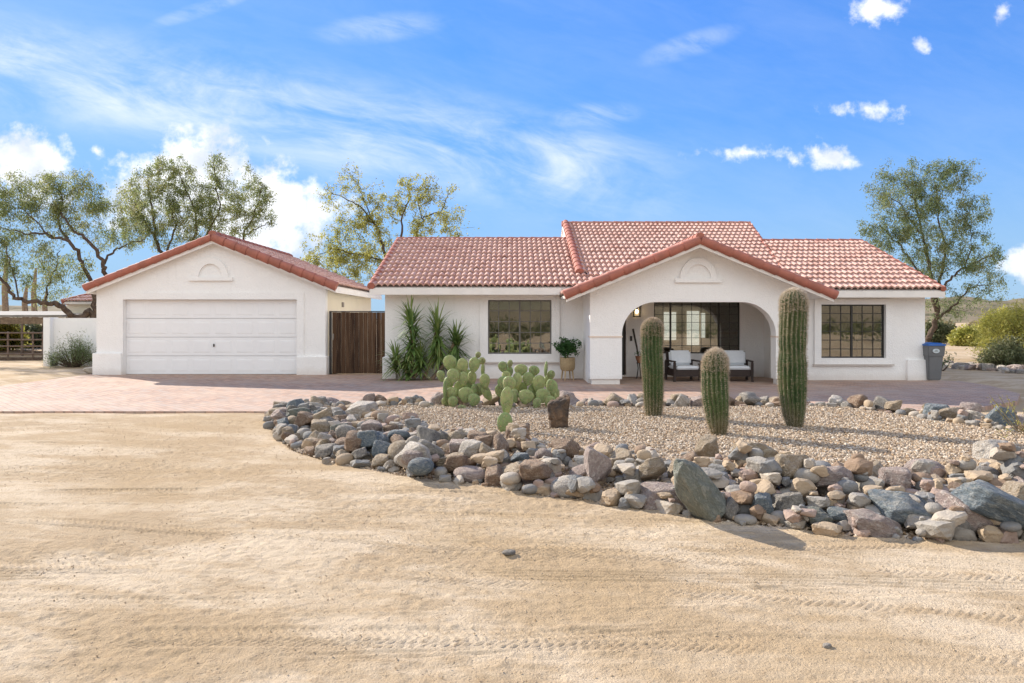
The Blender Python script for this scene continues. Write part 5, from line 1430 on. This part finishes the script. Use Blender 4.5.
yucca('bushy yucca against the house wall, its leaves reaching the ground, nearest the wooden gate',
      [(411,324,9,80,.85,.55),(413,334,16,130,.1,.46),(410,350,14,110,-.1,.44),(396,362,12,150,.5,.46),(420,362,12,170,.5,.46),(407,368,14,90,.2,.4)],
      [[(411,378,0),(413,350,0),(411,326,0)],[(409,378,0),(402,362,0)],[(414,378,0),(420,360,0)]], 31, 17.9, (X(411, 17.9), 17.9, 0))
yucca('two-headed yucca on slanting bare stems against the wall, right of the bushy yucca',
      [(437,328,9,80,.85,.56),(438,338,14,120,-.1,.46),(438,350,14,90,-.7,.44),(456,340,9,80,.75,.5),(457,350,12,100,-.3,.44),(452,356,10,50,-.7,.3)],
      [[(424,379,0),(430,362,0),(437,328,0)],[(432,379,0),(446,362,0),(456,338,0)]], 32, 17.95, (X(428, 17.95), 17.95, 0))

# ------------------------------------------------------------------ potted plant
PY = 17.9; ppx = X(567.5, PY)
pp = empty('potted_plant', (ppx, PY, 0), 'leafy green plant in a tan basket pot on wooden legs by the porch pillar', 'potted plant')
zb = Z(371, PY); zt2 = Z(357.5, PY)
pot = MB().lathe([(.05, zb), (.15, zb+.01), (.185, zb+.06), (.195, (zb+zt2)/2), (.19, zt2), (.17, zt2), (.165, zt2-.03)], (ppx, PY), 28).build('basket_pot', M['basket'], pp, smooth=True)
MB().lathe([(.001, zt2-.035), (.165, zt2-.03)], (ppx, PY), 24).build('soil', M['soil'], pot)
for k in range(4):
    a = math.pi/4+k*math.pi/2+.3
    MB().tube([(ppx+.13*math.cos(a), PY+.13*math.sin(a), zb+.06), (ppx+.17*math.cos(a), PY+.17*math.sin(a), .012)], [.022, .015], 8).build('leg', M['wood_leg'], pp)
r = np.random.default_rng(44)
MB().tube([(ppx, PY, zt2-.03), (ppx+.01, PY, zt2+.12), (ppx-.04, PY, zt2+.25)], [.015, .012, .008], 6).build('stem', M['bark_pale'], pp)
q = r.normal(0, 1, (1700, 3)); q /= np.linalg.norm(q, axis=1)[:, None]; q *= r.uniform(.2, 1, (1700, 1))**.5
P = q*np.array([.29, .26, .21])*(1+.35*np.sin(q[:, :1]*7+q[:, 2:]*5)) + np.array([ppx, PY, Z(347, PY)])
link('foliage', leaves_mesh(P, .075, r, .2, .42), M['leaf_ficus'], pp)

# ------------------------------------------------------------------ porch chairs
def armchair(cxp, y, label, rz):
    root = empty('wicker_armchair', (0, 0, 0), label, 'chair', 'matching wicker chairs on the porch')
    w2 = .37; dp = .36
    f = MB(); f.box(-w2+.06, w2-.06, -dp+.03, dp-.04, .14, .31); f.build('seat_base', M['wicker'], root, bevel=.01)
    mb = MB(); mb.obox((0, dp-.02, .50), (w2-.05, 0, 0), (0, .025, 0), (0, .06, .24)); mb.build('backrest', M['wicker'], root, bevel=.01)
    for s in (-1, 1):
        mb = MB(); x = s*(w2-.03)
        mb.box(x-.035, x+.035, -dp, dp-.06, .50, .535)
        mb.box(x-.03, x+.03, -dp+.0, -dp+.06, .30, .50); mb.build('armrest', M['wicker'], root, bevel=.01)
        for yl in (-dp+.03, dp-.05):
            MB().box(x-.028, x+.028, yl-.028, yl+.028, 0.012, .31 if yl < 0 else .50).build('leg', M['wicker'], root)
    MB().box(-w2+.075, w2-.075, -dp+.01, dp-.07, .315, .40).build('seat_cushion', M['cushion'], root, smooth=True, bevel=.03)
    mb = MB(); mb.obox((0, dp-.13, .585), (w2-.085, 0, 0), (0, .06, -.012), (0, .035, .18)); mb.build('back_cushion', M['cushion'], root, smooth=True, bevel=.04)
    root.location = (cxp, y, 0); root.rotation_euler = (0, 0, rz); return root
armchair(X(683, 17.75), 17.75, 'dark wicker armchair with white cushions, left of the small table on the porch', .12)
armchair(X(735.5, 17.75), 17.75, 'dark wicker armchair with white cushions, right of the small table, half behind the short cactus', -.12)
st = empty('side_table', (X(709, 17.8), 17.8, 0), 'small dark wicker side table between the two porch chairs', 'table')
tx = X(709, 17.8)
MB().box(tx-.24, tx+.24, 17.58, 18.0, .40, .435).build('tabletop', M['wicker'], st, bevel=.008)
MB().box(tx-.21, tx+.21, 17.61, 17.97, .33, .40).build('apron', M['wicker'], st)
for sx_ in (-1, 1):
    for sy_ in (-1, 1): MB().box(tx+sx_*.2-.025, tx+sx_*.2+.025, 17.79+sy_*.17-.025, 17.79+sy_*.17+.025, .012, .33).build('leg', M['wicker'], st)

# pole leaning by the door and a pot on a wire stand
d0 = 18.5
tag(MB().tube([(X(633, 18.85), 18.85, Z(329, 18.85)), (X(636.5, 18.7), 18.7, Z(346, 18.7)), (X(639.5, d0), d0, Z(363, d0)), (X(641, 18.3), 18.3, .015)], [.028, .024, .018, .015], 8).build('leaning_pole', M['bronze'], None, smooth=True),
    'dark wooden pole leaning on the porch wall beside the front door', 'pole')
ps = empty('plant_stand', (X(640, 18.4), 18.4, 0), 'small clay pot on a thin black metal stand on the porch beside the door', 'plant stand')
sxx = X(640, 18.4)
MB().lathe([(.06, .42), (.10, .50), (.125, .58), (.13, .60), (.11, .60)], (sxx, 18.4), 20).build('pot', M['clay'], ps, smooth=True)
mb = MB()
for k in range(4):
    a = k*math.pi/2+.5; mb.tube([(sxx+.10*math.cos(a), 18.4+.10*math.sin(a), .50), (sxx+.07*math.cos(a), 18.4+.07*math.sin(a), .28), (sxx+.12*math.cos(a), 18.4+.12*math.sin(a), .012)], .008, 5)
ring = [(sxx+.095*math.cos(a), 18.4+.095*math.sin(a), .42) for a in np.linspace(0, 2*math.pi, 17)]; mb.tube(ring, .007, 5, False)
mb.build('wire_frame', M['dark'], ps)
q = r.normal(0, .05, (60, 3)); link('foliage', leaves_mesh(q*np.array([1, 1, .5])+np.array([sxx, 18.4, .66]), .06, r, 0, .3), M['leaf_ficus'], ps)

# ------------------------------------------------------------------ trash bin
by = 17.98; bx_ = X(930.5, by)
bx_ -= .03
tb = empty('trash_bin', (bx_, by, 0), 'grey wheeled trash bin with blue lid at the right corner of the house', 'trash bin')
def frustum(z0, w0, d0_, z1, w1, d1_, cx_, cy_):
    return [(cx_-w0, cy_-d0_, z0), (cx_+w0, cy_-d0_, z0), (cx_+w0, cy_+d0_, z0), (cx_-w0, cy_+d0_, z0), (cx_-w1, cy_-d1_, z1), (cx_+w1, cy_-d1_, z1), (cx_+w1, cy_+d1_, z1), (cx_-w1, cy_+d1_, z1)]
BXF = [(0,3,2,1),(4,5,6,7),(0,1,5,4),(1,2,6,5),(2,3,7,6),(3,0,4,7)]
hb = Z(345.5, by)
MB().add(frustum(.03, .16, .24, .72*hb, .19, .29, bx_, by), BXF).build('bin_body', M['bin'], tb, bevel=.02)
MB().add(frustum(.70*hb, .205, .30, hb, .22, .325, bx_, by), BXF).build('bin_rim', M['bin'], tb, bevel=.012)
mb = MB(); mb.add(frustum(hb+.002, .232, .34, hb+.045, .227, .33, bx_, by), BXF); mb.add(frustum(hb+.047, .20, .30, hb+.075, .15, .24, bx_, by), BXF)
mb.build('bin_lid', M['binlid'], tb, bevel=.008)
for s in (-1, 1):
    c = [(bx_+s*.17+dx_, by+.24, .11) for dx_ in (-.03, .03)]; MB().tube(c, .10, 16).build('wheel', M['dark'], tb)
# oval emblem on its front: ring with a small recycling-like mark
mb = MB(); ey = by-.325
n = 20
zc = hb*.86
for i in range(n):
    a0, a1 = 2*math.pi*i/n, 2*math.pi*(i+1)/n
    mb.prism([(bx_-.02, zc), (bx_-.02+.085*math.cos(a0), zc+.055*math.sin(a0)), (bx_-.02+.085*math.cos(a1), zc+.055*math.sin(a1))], 'y', ey-.006, ey+.02)
mb.build('emblem', M['sticker'], tb)
mb = MB()
for k, zo in enumerate((-.018, .004, .022)): mb.box(bx_-.07+.012*k, bx_+.03-.012*k, ey-.009, ey-.0065, zc+zo-.004, zc+zo+.004)
mb.build('emblem_mark', M['bin'], tb)

# dry twig at right edge
tg = empty('dry_twig_shrub', G(1035, 440, .05), 'thin yellow-green twiggy shrub leaning in at the right edge of the gravel bed', 'shrub')
g0 = tg.location; r = np.random.default_rng(91); mb = MB(); LP = []
for k in range(9):
    tip = np.array(W(985+r.uniform(0, 40), 395+r.uniform(-5, 40), g0.y-.1+r.uniform(-.3, .3))); s = np.array(g0)
    mid = (s+tip)/2+np.array([0, 0, -.08]); mb.tube([s, mid, tip], [.008, .006, .003], 4, False)
    f_ = r.uniform(.3, 1, 16)[:, None]; LP.append(mid*(1-f_)+tip*f_+r.normal(0, .02, (16, 3)))
mb.build('stems', M['leaf_dry'], tg); link('foliage', leaves_mesh(np.concatenate(LP), .035, r, 0, .3), M['leaf_palo'], tg)
